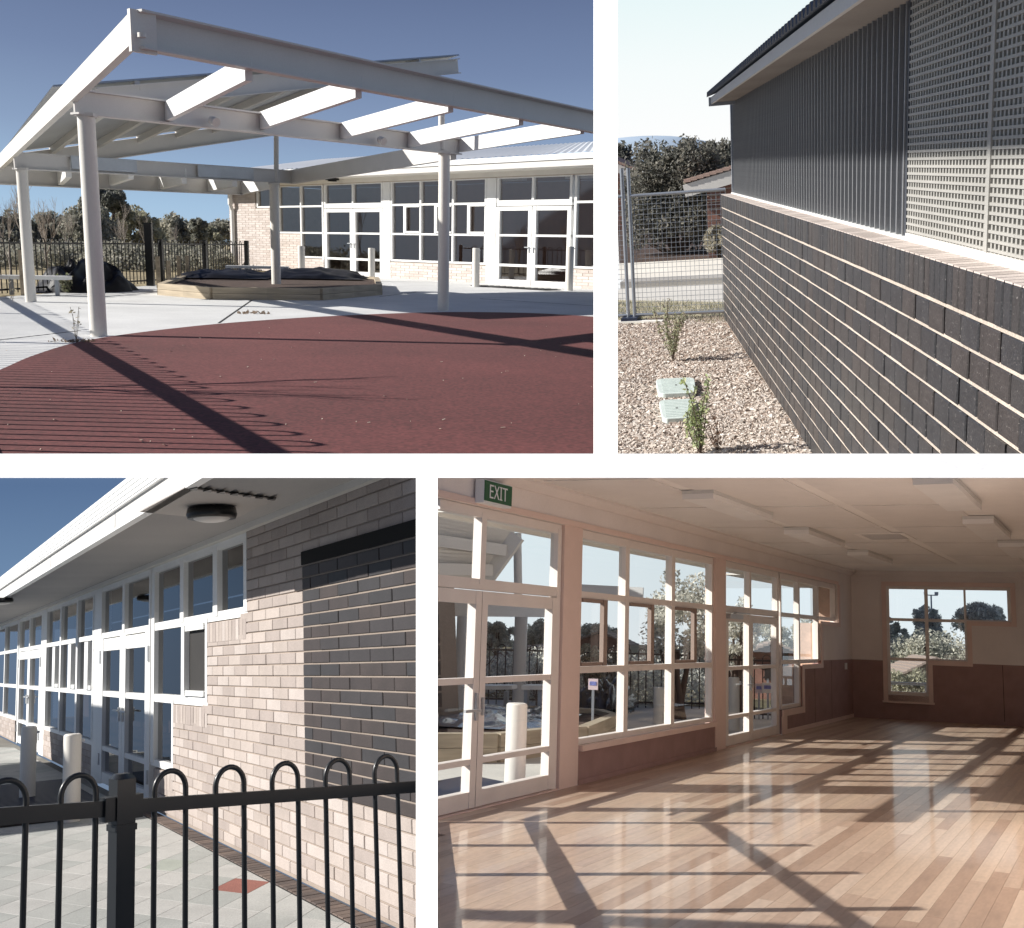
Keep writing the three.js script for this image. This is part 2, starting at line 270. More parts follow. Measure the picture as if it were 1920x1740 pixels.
// ------------------------------------------------------------------ white dividers standing in for the border strips between the four places
{
  const P = new Place(960, 870, 0, 1, [-9e9, -9e9, 9e9, 9e9]); const at = (X, Y, d) => V3((X - 960) / F * d, -(Y - 870) / F * d, -d);
  const dividerMat = mottled([246, 246, 245], .01, 1.5, { roughness: .7 }, .5, 41, .001);
  const prism = (a, b, c, d) => { const q = [a, b, c, d]; const P0 = q.map(x => x[0]), P1 = q.map(x => x[1]); return merge([quadGeo(P0[0], P0[1], P0[2], P0[3]), quadGeo(P1[3], P1[2], P1[1], P1[0]), ...[0, 1, 2, 3].map(i => quadGeo(P0[i], P1[i], P1[(i + 1) % 4], P0[(i + 1) % 4]))]); };
  const vert = (X0, X1, Y0, Y1, dl, dr) => prism(...[[X0, dl], [X1, dr], [X1, 3.4], [X0, 3.4]].map(([X, d]) => [at(X, Y0, d), at(X, Y1, d)]));
  const s = structure(P, 'border_divider', 'white divider standing in for the border strip between the courtyard and the dark brick wall'); part('divider_face', vert(1113, 1158, -400, 852, 3.07, 2.93), dividerMat, s);
  const s2 = structure(P, 'border_divider', 'white divider standing in for the border strip between the hooped fence and the timber floored hall'); part('divider_face', vert(780, 820.5, 893, 2100, 2.86, 2.7), dividerMat, s2);
  const s3 = structure(P, 'border_bar', 'long white divider standing in for the border strip between the upper and lower places'); part('bar_face', prism(...[[850.5, 3.9], [896, 3.6], [896, 4.05], [850.5, 4.05]].map(([Y, d]) => [at(-500, Y, d), at(2400, Y, d)])), dividerMat, s3);
}
// ================================================================== A: school courtyard with steel canopy
const A = new Place(760, 455, 1.6, 5, [-60, -60, 1135, 873]);
{
  const P = A, tx = {
    concrete: mottled([214, 214, 212], .07, 5, { roughness: .85 }, .8, 51, .004),
    rubber: std({ map: tex(512, (x, y) => mul([104, 57, 55], .86 + .28 * fbm(x, y, 3, 61, 6) + .35 * (vnoise(x, y, 256, 63) - .5)), 6), roughness: .95, bumpMap: tex(256, (x, y) => grey(vnoise(x, y, 128, 64)), 1, false), bumpScale: .004 }),
    dry: mottled([150, 136, 104], .3, 8, { roughness: 1 }, 1, 66, .02),
    brick: [mottled([204, 194, 188], .06, 1, { roughness: .9 }, 1, 71), mottled([196, 185, 178], .06, 1, { roughness: .9 }, 1, 72), mottled([212, 203, 197], .06, 1, { roughness: .9 }, 1, 73)],
    mortar: mottled([190, 178, 166], .06, 1, { roughness: .95 }, 1, 74),
    roof: mottled([226, 229, 232], .02, 3, { roughness: .4, metalness: .1 }),
    sheet: mottled([196, 198, 197], .03, 3, { roughness: .45, metalness: .2 }),
  };
  // ground
  const fld = structure(P, 'ground', 'dry grass ground beyond the courtyard fence'); part('ground_sheet', poly([P.at(-900, 0, 20), P.at(1135, 0, 20), P.at(1135, 0, 420), P.at(-900, 0, 420)].map(p => p.setY(0)), -.03), tx.dry, fld);
  const con = structure(P, 'paving', 'pale grey concrete paving of the courtyard');
  const fa = P.g(0, 553), fb = P.g(466, 520);
  const near = [P.g(-200, 873), P.g(1135, 873)];
  part('paving_sheet', poly([near[0], near[1], P.g(1135, 536), P.g(640, 508), fb, P.g(300, 534), P.g(-200, 572), P.g(-200, 700)]), tx.concrete, con);
  for (const [a, b] of [[[410, 606], [472, 563]], [[-30, 641], [150, 620]], [[0, 561], [240, 547]], [[225, 551], [310, 545]], [[712, 556], [780, 548]], [[900, 560], [1135, 575]]]) { const p = P.g(...a), q = P.g(...b); part('joint', bar(p.setY(-.012), q.setY(-.012), .05, .03), M.dark, con); }
  const rub = structure(P, 'play_surface', 'dark red rubber play surface with a curved edge');
  const edge = [[-200, 775], [-110, 738], [0, 695], [60, 669], [150, 642], [250, 626], [400, 609], [560, 597], [700, 590], [840, 586], [1000, 588], [1135, 596]].map(q => P.g(...q));
  const ec = new THREE.CatmullRomCurve3(edge).getPoints(60); part('rubber_sheet', poly([...ec, near[1], near[0]], .012, .01), tx.rubber, rub);

  { const g = []; for (let i = 0; i < 60; i++) { const q = P.g(rr(0, 1113), rr(612, 850)); if (i % 3) g.push(new THREE.TetrahedronGeometry(rr(.005, .01)).translate(q.x, .016, q.z)); else { const s = rr(.012, .022), t0 = rnd() * 6; g.push(new THREE.BoxGeometry(s * 2, .003, s * .7).rotateY(t0).rotateX(rr(-.3, .3)).translate(q.x, .02, q.z).toNonIndexed()); } } const t = thing(P, 'grit', 'pale grit and small dry leaves strewn over the red play surface', null, V3(0, 0, 0), 0, null, 'stuff'); part('specks', g.map(q => muv(q)), mottled([190, 176, 160], .1, 1), t); }
  // ---- school building
  const FA = new Wall(P, P.g(1000, 536), 139.5), u = X => FA.u(X, 430);
  const b = thing(P, 'school_building', 'long pale brick school building with white framed glazing behind the steel canopy', 'building', FA.a, FA.yaw);
  const y = { sill: .8, rail: 1.98, tr: 3.26, top: 4.27, so: 4.5 }; const uL = u(431), uR = u(1135), uD = u(480);
  // bricks: stepped end wall and sills (too small to tell apart singly)
  const cells = [], ch = .118, bl = .62; const wallTop = x => x < u(480) ? y.so : x < u(523) ? y.tr - .06 : x < u(563) ? y.rail - .05 : y.sill - .05;
  const seg = (u0, u1, y1) => { let r = 0; for (let v = 0; v + ch <= y1 + .02; v += ch, r++) { const hh = Math.min(ch, y1 - v) - .014; for (let k = u0 - (r % 2 ? bl / 2 : 0); k < u1; k += bl) cells.push([Math.max(u0, k), Math.min(u1, k + bl - .02), v, v + hh, tx.brick]); } };
  seg(uL, u(480), y.so); seg(u(480), u(523), y.tr - .06); seg(u(523), u(563), y.rail - .05); seg(u(563), u(606), y.sill - .06); seg(u(718), u(912), y.sill - .06); seg(u(1072), uR, y.sill - .06);
  layBricks(b, FA, cells, .1, 0, 0);
  const core = (u0, u1, y1) => bx(u0, u1, 0, y1, -.3, -.012); part('wall', [core(uL, u(480), y.so), core(u(480), u(523), y.tr - .07), core(u(523), u(563), y.rail - .06), core(u(563), u(606), y.sill - .07), core(u(718), u(912), y.sill - .07), core(u(1072), uR, y.sill - .07), bx(uL, uR, y.top, y.so, -.3, -.014)], tx.mortar, b);
  part('wall', bx(uL, uL + .3, 0, y.so, -6, -.31), tx.mortar, b);
  // white frames, one window bay at a time
  const bay = (name, posts, rails, panes, z = -.05) => { const g = new THREE.Group(); g.name = name; b.add(g); for (const [a, c, y0, y1] of posts) part('mullion', bx(a, c, y0, y1, z - .12, z + .04), M.white, g); for (const [a, c, yy, hh] of rails) part('transom', bx(a, c, yy - hh / 2, yy + hh / 2, z - .11, z + .028), M.white, g); for (const [a, c, y0, y1] of panes) part('pane', new THREE.PlaneGeometry(c - a, y1 - y0).translate((a + c) / 2, (y0 + y1) / 2, z - .06), M.tint, g); return g; };
  const T = .085, w = .11;
  { // stepped window beside the brick end
    const c = [u(482), u(522), u(564), u(606)];
    bay('window', [[c[0], c[0] + w, y.tr, y.top], [c[1], c[1] + w, y.rail, y.top], [c[2] - w / 2, c[2] + w / 2, y.sill, y.top], [c[3] - w, c[3], 0, y.top]], [[c[0], c[3], y.top, .08], [c[0], c[3], y.tr, T], [c[1], c[3], y.rail, T], [c[2], c[3], y.sill, T]],
      [[c[0], c[1], y.tr, y.top], [c[1], c[2], y.tr, y.top], [c[2], c[3], y.tr, y.top], [c[1], c[2], y.rail, y.tr], [c[2], c[3], y.rail, y.tr], [c[2], c[3], y.sill, y.rail]]);
  }
  const doors = (X0, X1, X2, m) => {
    const a = u(X0), c = u(X1), d = u(X2); bay('window', [[a, a + w, y.tr, y.top], [c - w / 2, c + w / 2, y.tr, y.top], [d - w, d, y.tr, y.top]], [[a, d, y.top, .08], [a, d, y.tr, .22]], [[a, c, y.tr, y.top], [c, d, y.tr, y.top]]);
    for (const [p, q, s] of [[a, c - .02, 1], [c + .02, d, -1]]) { const g = bay('door', [[p, p + .19, 0, y.tr - .15], [q - .19, q, 0, y.tr - .15]], [[p, q, .1, .2], [p, q, .78, .1], [p, q, y.rail, T], [p, q, y.tr - .22, .16]], [[p, q, .2, .78], [p, q, .78, y.rail], [p, q, y.rail, y.tr - .25]], -.04); part('handle', [bx(s > 0 ? q - .12 : p + .08, s > 0 ? q - .09 : p + .11, 1.3, 1.55, 0, .04), bx(s > 0 ? q - .3 : p + .08, s > 0 ? q - .09 : p + .3, 1.5, 1.53, .04, .08)], M.zinc, g); }
  };
  doors(608, 661, 717); doors(930, 997, 1070);
  { const c = [u(732), u(787.5), u(848), u(911)]; const g = bay('window', [[c[0], c[0] + w, y.sill, y.top], [c[1] - w / 2, c[1] + w / 2, y.sill, y.top], [c[2] - w / 2, c[2] + w / 2, y.sill, y.top], [c[3] - w, c[3], y.sill, y.top]], [[c[0], c[3], y.top, .08], [c[0], c[3], y.tr, T], [c[0], c[3], y.rail, T], [c[0], c[3], y.sill, T]], [0, 1, 2].flatMap(i => [[c[i], c[i + 1], y.tr, y.top], [c[i], c[i + 1], y.rail, y.tr], [c[i], c[i + 1], y.sill, y.rail]]));
    for (let i = 0; i < 3; i++) { const m = c[i] + (c[i + 1] - c[i]) * .46; part('sliding_sash', [bx(m, m + .16, y.rail + .05, y.tr - .05, -.05, .03), bx(m, c[i + 1] - .07, y.rail + .05, y.rail + .13, -.05, .02), bx(m, c[i + 1] - .07, y.tr - .11, y.tr - .05, -.05, .02)], M.white, g); } }
  { const c = [u(1075), u(1128), u(1135)]; bay('window', [[c[0], c[0] + w, y.sill, y.top], [c[1], c[1] + w, y.sill, y.top]], [[c[0], uR, y.top, .08], [c[0], uR, y.tr, T], [c[0], uR, y.rail, T], [c[0], uR, y.sill, T]], [[c[0], uR, y.tr, y.top], [c[0], uR, y.rail, y.tr], [c[0], uR, y.sill, y.rail]]); }
  part('pier', [bx(u(718), u(731), y.sill - .05, y.top, -.2, .0), bx(u(718) + .003, u(731) - .003, 0, y.sill - .05, -.2, .004)], M.white, b); part('pier', bx(u(912) + .002, u(929), 0, y.top, -.2, .006), M.white, b);
  part('head_board', bx(u(482), uR, y.top + .04, y.so, -.02, .03), M.cream, b);
  const roomA = mottled([168, 140, 126], .05, 3, { roughness: .9 });
  // inside
  part('room_wall', bx(uL + .4, FA.u(1132, 430, -6), 0, y.so, -6, -5.8), roomA, b); part('room_wall', [bx(uL + .4, uL + 2.2, 0, 2.6, -5.79, -5.7)], roomA, b);
  for (const [n, h] of [['room_ceiling', y.so + .06], ['room_floor', .04]]) part(n, slabGeo(V3(uL + .3, h, -.02), V3(FA.u(1134, 430, -.1), h, -.02), V3(FA.u(1134, 430, -6), h, -6), V3(uL + .3, h, -6), .04), roomA, b);
  for (const X of [870, 1010, 1080]) part('strip_light', bx(u(X) - 1.4, u(X) + .4, y.so - .12, y.so - .002, -3.4, -3.1), M.white, b);
  // eave: soffit, gutter, fascia, roof
  const off = 1.35, e0 = u(424), fy = 4.72; const uz = z => FA.u(1135, 300, z); part('soffit', slabGeo(V3(e0 - 1, y.so, off - .16), V3(uz(off), y.so, off - .16), V3(uz(-.3), y.so, -.3), V3(e0 - 1, y.so, -.3), -.05), M.cream, b);
  part('gutter', bx(e0 - 1, uz(off), y.so - .02, fy, off - .14, off), M.greySteel, b); part('fascia', bx(e0 - 1, uz(off), fy + .002, fy + .2, off - .1, off + .05), M.white, b);
  const roofG = (() => { const pos = [], idx = [], n = 150; for (let i = 0; i <= n; i++) { const t = i / n; for (const z of [off + .04, off - 8.5]) pos.push(e0 - 1 + (uz(z) - e0 + 1) * t, fy + .21 + (i % 2 ? .04 : 0) + (off - z) * .16, z); if (i < n) idx.push(2 * i, 2 * i + 2, 2 * i + 3, 2 * i, 2 * i + 3, 2 * i + 1); } const g = new THREE.BufferGeometry(); g.setAttribute('position', new THREE.Float32BufferAttribute(pos, 3)); g.setIndex(idx); const q = g.toNonIndexed(); q.computeVertexNormals(); return q; })();
  part('roof', muv(roofG), tx.roof, b);
  part('eave_light', [cyl(.33, .33, .09, u(640), y.so - .09, .5, 24), cyl(.22, .2, .06, u(640), y.so - .14, .5, 24)], M.black, b);
  { const X = u(440); part('downpipe', [rod(V3(X, 0, .1), V3(X, 3.1, .1), .11, .11, 12), rod(V3(X, 3.1, .1), V3(X + .25 - .25, 3.4, .22), .1, .1, 12), rod(V3(X, 3.4, .22), V3(X, y.so, .22), .13, .13, 12)], M.white, b); }
  const mat = thing(P, 'door_mat', 'dark ribbed door mat in front of the right hand double doors', 'mat', P.g(975, 541), FA.yaw); part('mat', bx(-2.2, 1.7, .01, .03, -.4, .45), M.dark, mat); for (let i = 0; i < 12; i++) part('rib', bx(-2.2 + i * .33, -2.1 + i * .33, .03, .042, -.4, .45), M.black, mat);

  // ---- steel canopy on round columns
  const cb = [P.g(185, 630), P.g(58, 566), P.g(831, 582), P.g(518, 529, .3)]; cb[3].y = .0;
  const colTop = [[187, 218], [60, 318], [829, 288], [518, 345]].map(([X, Y], i) => { const d = P.ray(X, Y), g = cb[i]; return 1.6 + d.y * Math.hypot(g.x, g.z) / Math.hypot(d.x, d.z); });
  const can = thing(P, 'steel_canopy', 'pale steel canopy of open beams and corrugated roof on four round columns', 'canopy', V3(0, 0, 0));
  cb.forEach((p, i) => { const r = [.135, .13, .135, .145][i]; const g = new THREE.Group(); g.name = 'column'; can.add(g); part('shaft', cyl(r, r, colTop[i] - .02, p.x, 0, p.z, 32), M.cream, g); part('cap_plate', bx(p.x - r * 1.1, p.x + r * 1.1, colTop[i] - .018, colTop[i] + .03, p.z - r * 1.1, p.z + r * 1.1), M.greySteel, g); });
  const azOf = (p, q) => Math.atan2(q.x - p.x, -(q.z - p.z)) / D2R; const az1 = azOf(cb[0], cb[2]), az2 = azOf(cb[1], cb[3]);
  const on1 = (X, Y) => P.v(X, Y, cb[0], az1), on2 = (X, Y) => P.v(X, Y, cb[1], az2);
  const b1 = [on1(138, 190), on1(860, 275)], b2 = [on2(26, 301), on2(548, 332)];
  const azr = azOf(b2[0], b1[0]); const p0 = P.v(250, 56, b1[0], azr); const on0 = (X, Y) => P.v(X, Y, p0, az1);
  part('beam', sweep(iProf(.2, .38), ...b1), M.greySteel, can); part('beam', sweep(iProf(.16, .4), ...b2), M.greySteel, can);
  const b0 = [p0, on0(1135, 235)]; part('edge_beam', sweep([[-.02, -.215], [.17, -.215], [.17, -.19], [.02, -.165], [.02, .17], [.16, .19], [.16, .215], [-.02, .215]].map(q => [-q[0], q[1]]), ...b0), M.greySteel, can);
  { const q = P.v(-40, 345, b1[0], azr); part('end_rafter', sweep([[-.05, -.17], [.06, -.17], [.06, -.14], [-.02, -.13], [-.02, .1], [.14, .13], [.14, .17], [-.05, .17]], q, p0), M.cream, can); part('end_plate', bar(p0.clone().add(V3(-.02, -.02, .1)), p0.clone().add(V3(.22, -.02, -.12)), .06, .46), M.cream, can); part('bolt', [cyl(.05, .05, .05, p0.x + .12, p0.y - .1, p0.z + .12, 12)], M.cream, can); }
  for (const [a, c] of [[[313, 210], [466, 128]], [[490, 227], [672, 163]], [[640, 246], [845, 192]], [[766, 263], [977, 218]], [[862, 273], [1092, 236]]]) { const p = on1(...a), q = on0(...c), dr = q.clone().sub(p).normalize(); part('joist', bar(p, q, .1, .31), M.white, can); part('cleat', bar(p.clone().addScaledVector(dr, -.03), p.clone().addScaledVector(dr, .01), .16, .24), M.cream, can); for (const k of [-.06, .06]) part('bolt', rod(p.clone().addScaledVector(dr, .06).add(V3(-.075, k, -.02)), p.clone().addScaledVector(dr, .06).add(V3(-.04, k, -.01)), .02, .02, 8), M.zinc, can); }
  for (const [X, Y] of [[388, 226], [703, 262]]) { const p = on1(X, Y); part('spotlight', rod(p.clone().add(V3(.1, 0, .1)), p.clone().add(V3(.2, -.05, .22)), .07, .08, 16), M.cream, can); }
  { // far beam with its short joists
    const o = V3(-5.6, 0, -37), on3 = (X, Y) => P.v(X, Y, o, 38); part('beam', sweep(iProf(.2, .48), on3(-30, 327), on3(452, 352)), M.greySteel, can);
    for (const [a, c] of [[[112, 333], [128, 316]], [[208, 334], [245, 320]], [[300, 342], [345, 330]], [[392, 346], [440, 336]], [[455, 352], [520, 338]]]) part('joist', bar(on3(...a), on2(...c), .14, .42), M.white, can);
    for (const [X0, X1] of [[128, 251], [366, 470]]) { const p = on2(X0, 304 + (X0 - 128) * .07), q = on2(X1, 304 + (X1 - 128) * .065); const n = V3(Math.cos(az2 * D2R), 0, Math.sin(az2 * D2R)).multiplyScalar(.1); part('light_panel', bar(p.add(n), q.add(n), .03, .32), M.zinc, can); }
    part('beam', bar(b2[1], on1(850, 282), .16, .42), M.greySteel, can);
    part('strut', rod(on2(518, 345).setY(colTop[3]), on2(518, 246), .075, .075, 12), M.greySteel, can); part('strut', rod(on1(828, 280), on1(828, 205), .075, .075, 12), M.cream, can);
  }
  { // tilted corrugated roof with its beams and purlins
    const pU = b1[0].clone().lerp(b2[0], .62), pL = b1[0].clone().lerp(b2[0], 1.4); const onU = (X, Y) => P.v(X, Y, pU, az1), onL = (X, Y) => P.v(X, Y, pL, az1);
    const U0 = onU(100, 163), U1 = onU(862, 104), L0 = onL(4, 288), L1 = onL(520, 222); const nx = 170, pos = [], g = new THREE.BufferGeometry(), idx = [];
    for (let i = 0; i <= nx; i++) { const t = i / nx, a = L0.clone().lerp(U0, t), c = L1.clone().lerp(U1, t), dy = .05 * (i % 2); pos.push(a.x, a.y + dy, a.z, c.x, c.y + dy, c.z); if (i < nx) idx.push(2 * i, 2 * i + 1, 2 * i + 3, 2 * i, 2 * i + 3, 2 * i + 2); }
    g.setAttribute('position', new THREE.Float32BufferAttribute(pos, 3)); g.setIndex(idx); const g2 = g.toNonIndexed(); g2.computeVertexNormals(); part('roof_sheet', muv(g2), tx.sheet, can);
    const dn = (p, d) => p.clone().add(V3(0, -d, 0)); part('roof_beam', sweep(iProf(.24, .46), dn(onU(178, 160), .28), dn(onU(858, 108), .26)), M.greySteel, can); part('roof_beam', sweep(iProf(.2, .5), dn(L0, .3), dn(L1, .3)), M.greySteel, can);
    for (let i = 1; i < 7; i++) { const t = i / 7; part('purlin', bar(dn(L0.clone().lerp(L1, t), .1), dn(U0.clone().lerp(U1, t), .1), .12, .2), M.greySteel, can); }
  }
  // ---- garden bed
  {
    const base = [[302, 553], [399, 561.5], [600, 563], [711, 553], [706, 536], [590, 528], [440, 527], [345, 535]].map(q => P.g(...q)); const hB = .33, cen = base.reduce((s, p) => s.add(p), V3(0, 0, 0)).multiplyScalar(1 / 8);
    const t = thing(P, 'garden_bed', 'low octagonal garden bed of grey timber sleepers under the canopy', 'garden bed', cen); const loc = base.map(p => p.clone().sub(cen));
    for (let i = 0; i < 8; i++) for (let k = 0; k < 2; k++) { const a = loc[i], c = loc[(i + 1) % 8]; part('sleeper', bar(a.clone().setY(hB * (k + .5) / 2), c.clone().setY(hB * (k + .5) / 2), .2 - k * .015, hB / 2 - .008), M.timber, t); }
    part('soil', poly(loc.map(p => p.clone().multiplyScalar(.98)), hB - .09, .05), M.soil, t);
    const sheet = (name, label, p, sx, sz, hh, sd) => { const q = thing(P, name, label, 'plastic sheet', p); const g = new THREE.PlaneGeometry(sx, sz, 44, 36).rotateX(-Math.PI / 2), pp = g.attributes.position; for (let i = 0; i < pp.count; i++) { const X = pp.getX(i) / sx, Z = pp.getZ(i) / sz, e = Math.max(0, 1 - 4 * (X * X + Z * Z)); const r = Math.abs(vnoise(X * .5 + .5, Z * .5 + .5, 9, sd) - .5) * 2; pp.setY(i, hh * Math.sqrt(e) * (.25 + .5 * (1 - r) + .5 * (1 - Math.abs(vnoise(X * .5 + .5, Z * .5 + .5, 17, sd + 3) - .5) * 2) - .25 + .5 * fbm(X * .4 + .5, Z * .4 + .5, 4, sd))); pp.setX(i, pp.getX(i) * (1 + .2 * (vnoise(X + .5, Z + .5, 8, sd + 1) - .5))); } g.computeVertexNormals(); part('sheet', g, plastic, q); };
    const plastic = phy({ color: new THREE.Color(.008, .008, .011), roughness: .5, specularIntensity: .5, side: THREE.DoubleSide });
    sheet('plastic_sheet', 'crumpled black plastic sheet at the left end of the octagonal garden bed', P.g(430, 533).setY(hB - .04), 3.2, 4.5, .26, 81); sheet('plastic_sheet', 'crumpled black plastic sheet on the soil right of the column in the garden bed', P.g(585, 533).setY(hB - .04), 4, 5, .3, 84);
    sheet('plastic_sheet', 'heap of black plastic sheeting on the ground behind the round columns by the fence', P.g(165, 544).setY(0), 2.6, 3.6, .85, 88);
  }
  // ---- bollards, benches
  for (const [X, Y, t, l] of [[566, 526, 461, 'cream bollard beside the low brick sill left of the left double doors'], [697, 527, 465, 'cream bollard in front of the left double doors'], [892, 538, 465, 'cream bollard in front of the middle window bay left of the right double doors'], [1067, 545, 462, 'cream bollard at the right edge of the right double doors']]) { const p = P.g(X, Y), d = P.ray(X, t); bollard(P, p, 1.6 + d.y * Math.hypot(p.x, p.z) / Math.hypot(d.x, d.z), .14, l, 'bollards along the glazed front of the school building'); }
  const bench = (l, X0, X1, Yt, legs, z) => { const a = P.at(X0, Yt, z), c = P.at(X1, Yt, z), t = thing(P, 'bench', l, 'bench', a.clone().setY(0)); part('seat', bar(V3(0, a.y, 0), V3(c.x - a.x, a.y, c.z - a.z), .45, .1), M.white, t); for (const X of legs) { const q = P.at(X, Yt, z); part('leg', bx(q.x - a.x - .05, q.x - a.x + .05, 0, a.y - .05, -.05, .05), M.galv, t); } };
  bench('long white bench seat behind the round columns by the black fence', -60, 130, 518, [106, 20], P.g(106, 554).z * -1); bench('white bench seat in front of the pale brick end wall', 424, 541, 500, [450, 530], 41);
  { const t = thing(P, 'leaf_litter', 'small heap of dry leaves on the concrete in front of the garden bed', 'leaves', P.g(476, 588)); part('dry_leaf', leaves(P, [V3(0, .03, 0), V3(.25, .02, .05), V3(-.2, .02, .1)], 34, .16, .055, [[.16, .12, .09], [.2, .15, .11], [.1, .07, .05]], false, V3(0, 0, 0), .12), M.leafDark, t); const t2 = thing(P, 'leaf_litter', 'dry leaves gathered at the foot of the sapling beside the nearest column', 'leaves', P.g(140, 641)); part('dry_leaf', leaves(P, [V3(0, .02, 0), V3(.15, .02, .03), V3(-.2, .02, .05)], 60, .2, .035, [[.16, .12, .09], [.2, .15, .11], [.1, .07, .05]], false, V3(0, 0, 0), .12), M.leafDark, t2); }
  // ---- fences
  const fz = hoopFence(P, 'hooped_fence', 'black hooped picket fence at the far side of the courtyard', P.g(-20, 555), P.g(462, 520), { pitch: .5, w: .24, rad: .018, h: 1.52, rail: 1.38, low: .14, start: .2, posts: [1.8, 5.6, 10.2, 14, 18.4], postW: .16, postH: 1.55, railH: .05, foot: .04 });
  { const p = P.g(283, 536), q = P.at(283, 420, -p.z); const t = thing(P, 'gate_post', 'tall black steel post rising above the fence left of the garden bed', 'post', p); part('post', bx(-.12, .12, 0, q.y, -.12, .12), M.black, t); part('cap', bx(-.14, .14, q.y + .001, q.y + .04, -.14, .14), M.black, t); }
  // the fence left of the picture whose shadow lies on the ground
  { const sh = (X, Y, hh) => { const q = P.g(X, Y); return q.clone().addScaledVector(P.L, hh / P.L.y).setY(0); }; const a = sh(-90, 500 + 18, 1.28), c = sh(640, 925, 1.28);
    hoopFence(P, 'hooped_fence', 'black hooped picket fence casting the striped shadow on the red play surface', sh(0, 556, 1.28), c, { pitch: .52, w: .26, rad: .021, h: 1.56, rail: 1.28, low: .12, start: .1, posts: [7, 14], postW: .12, railH: .14, foot: .05 });
    const t = tree(P, 'bare_tree', 'bare tree beside the courtyard whose branch shadows reach over the red surface', sh(40, 728, .1).add(V3(-1.6, 0, 0)), { trunk: 1.5, r: .07, levels: 3, spread: .5, lift: .5 }); }
  for (const [X, Y, s, l] of [[143, 640, .55, 'small bare sapling in the paving beside the nearest round column'], [24, 565, .6, 'small bare sapling by the far left column']]) { const p = P.g(X, Y); sprig(P, 'sapling', l, p, s, 4, 20, .03, TONE.straw, .2); }
  sprig(P, 'grass_tuft', 'green strappy grass tuft at the foot of the black plastic heap', P.g(125, 549), .5, 14, 200, .06, TONE.grass, .5); sprig(P, 'grass_tuft', 'grass tuft by the fence right of the black plastic heap', P.g(200, 544), .4, 12, 160, .06, TONE.grass, .5);
  for (let i = 0; i < 5; i++) { const X = [45, 298, 337, 353, 318][i], Y = [552, 538, 533, 531, 535][i], p = P.g(X, Y + 2); const t = thing(P, 'timber_stake', ['pale timber stake at the far left of the fence', 'pale timber stake right of the tall black post', 'tall pale timber stake left of the garden bed in the fence line', 'timber stake nearest the pale brick end wall', 'short timber stake between the two taller stakes'][i], 'stake', p); part('stake', bx(-.06, .06, 0, [1.2, 1.0, 1, 1, .85][i], -.06, .06), M.timber, t); }
  const k2 = t => t.map(c => c.map(x => x * 1.7)), TA = { dark: k2(TONE.dark), gum: k2(TONE.gum), olive: k2(TONE.olive) };
  // ---- trees beyond the fence
  const far = (name, label, X, top, half, z, n, size, tone, o = {}) => { const p = P.at(X, 450, z).setY(0); const q = P.at(X, top, z); bush(P, name, label, p, half / F * z, q.y, half / F * z, n, size, tone, o.cat || 'tree', { mid: o.mid || .5, clumps: o.clumps || 50, low: 1, ...o }); };
  far('gum_tree', 'tall dark gum tree rising above the hedge line behind the nearest column', 200, 350, 40, 75, 14000, .13, TA.dark, { mid: .8, clumps: 26 });
  far('dense_tree', 'dark rounded tree below the tall gum tree', 165, 392, 52, 70, 13000, .13, TA.gum); far('dense_tree', 'dark tree at the left between the two left columns', 98, 404, 48, 72, 12000, .13, TA.dark); far('dense_tree', 'dark tree at the far left edge behind the fence', 8, 406, 56, 70, 11000, .13, TA.gum);
  far('dense_tree', 'brownish tree right of the nearest column', 255, 388, 50, 78, 12000, .13, TA.olive, { clumps: 40 }); far('dense_tree', 'low distant tree between the tall post and the conifer', 310, 422, 48, 95, 7000, .17, TA.gum); far('conifer_tree', 'pointed conifer left of the pale brick wall', 374, 402, 14, 85, 5000, .13, TA.dark, { mid: .6 }); far('dense_tree', 'grey green tree left of the conifer', 345, 408, 40, 90, 7000, .17, TA.gum); far('dense_tree', 'small distant tree touching the pale brick wall', 418, 414, 44, 110, 6000, .2, TA.gum); far('dense_tree', 'low tree behind the fence right of the conifer', 396, 426, 20, 100, 4000, .18, TA.olive);
  far('hedge', 'long dark hedge along the back of the fence', 200, 466, 300, 62, 30000, .12, TA.gum, { cat: 'hedge', clumps: 260, puff: .55 });
  for (const [X, top, z, l] of [[240, 384, 60, 'pale leafless tree standing in front of the dark hedge'], [48, 340, 55, 'tall thin leafless poplar behind the second column'], [88, 348, 45, 'leaning leafless sapling between the two left columns'], [14, 372, 42, 'leafless sapling at the far left edge'], [275, 402, 66, 'fine leafless tree just left of the tall black post'], [128, 396, 64, 'pale leafless tree in front of the dark trees left of the nearest column'], [330, 408, 70, 'slender leafless tree right of the tall black post']]) { const p = P.at(X, 450, z).setY(0), hgt = P.at(X, top, z).y; tree(P, 'bare_tree', l, p, { trunk: hgt * .34, r: hgt * .014, levels: 4, spread: .32, lift: .9, bark: M.paleBark }); }
}
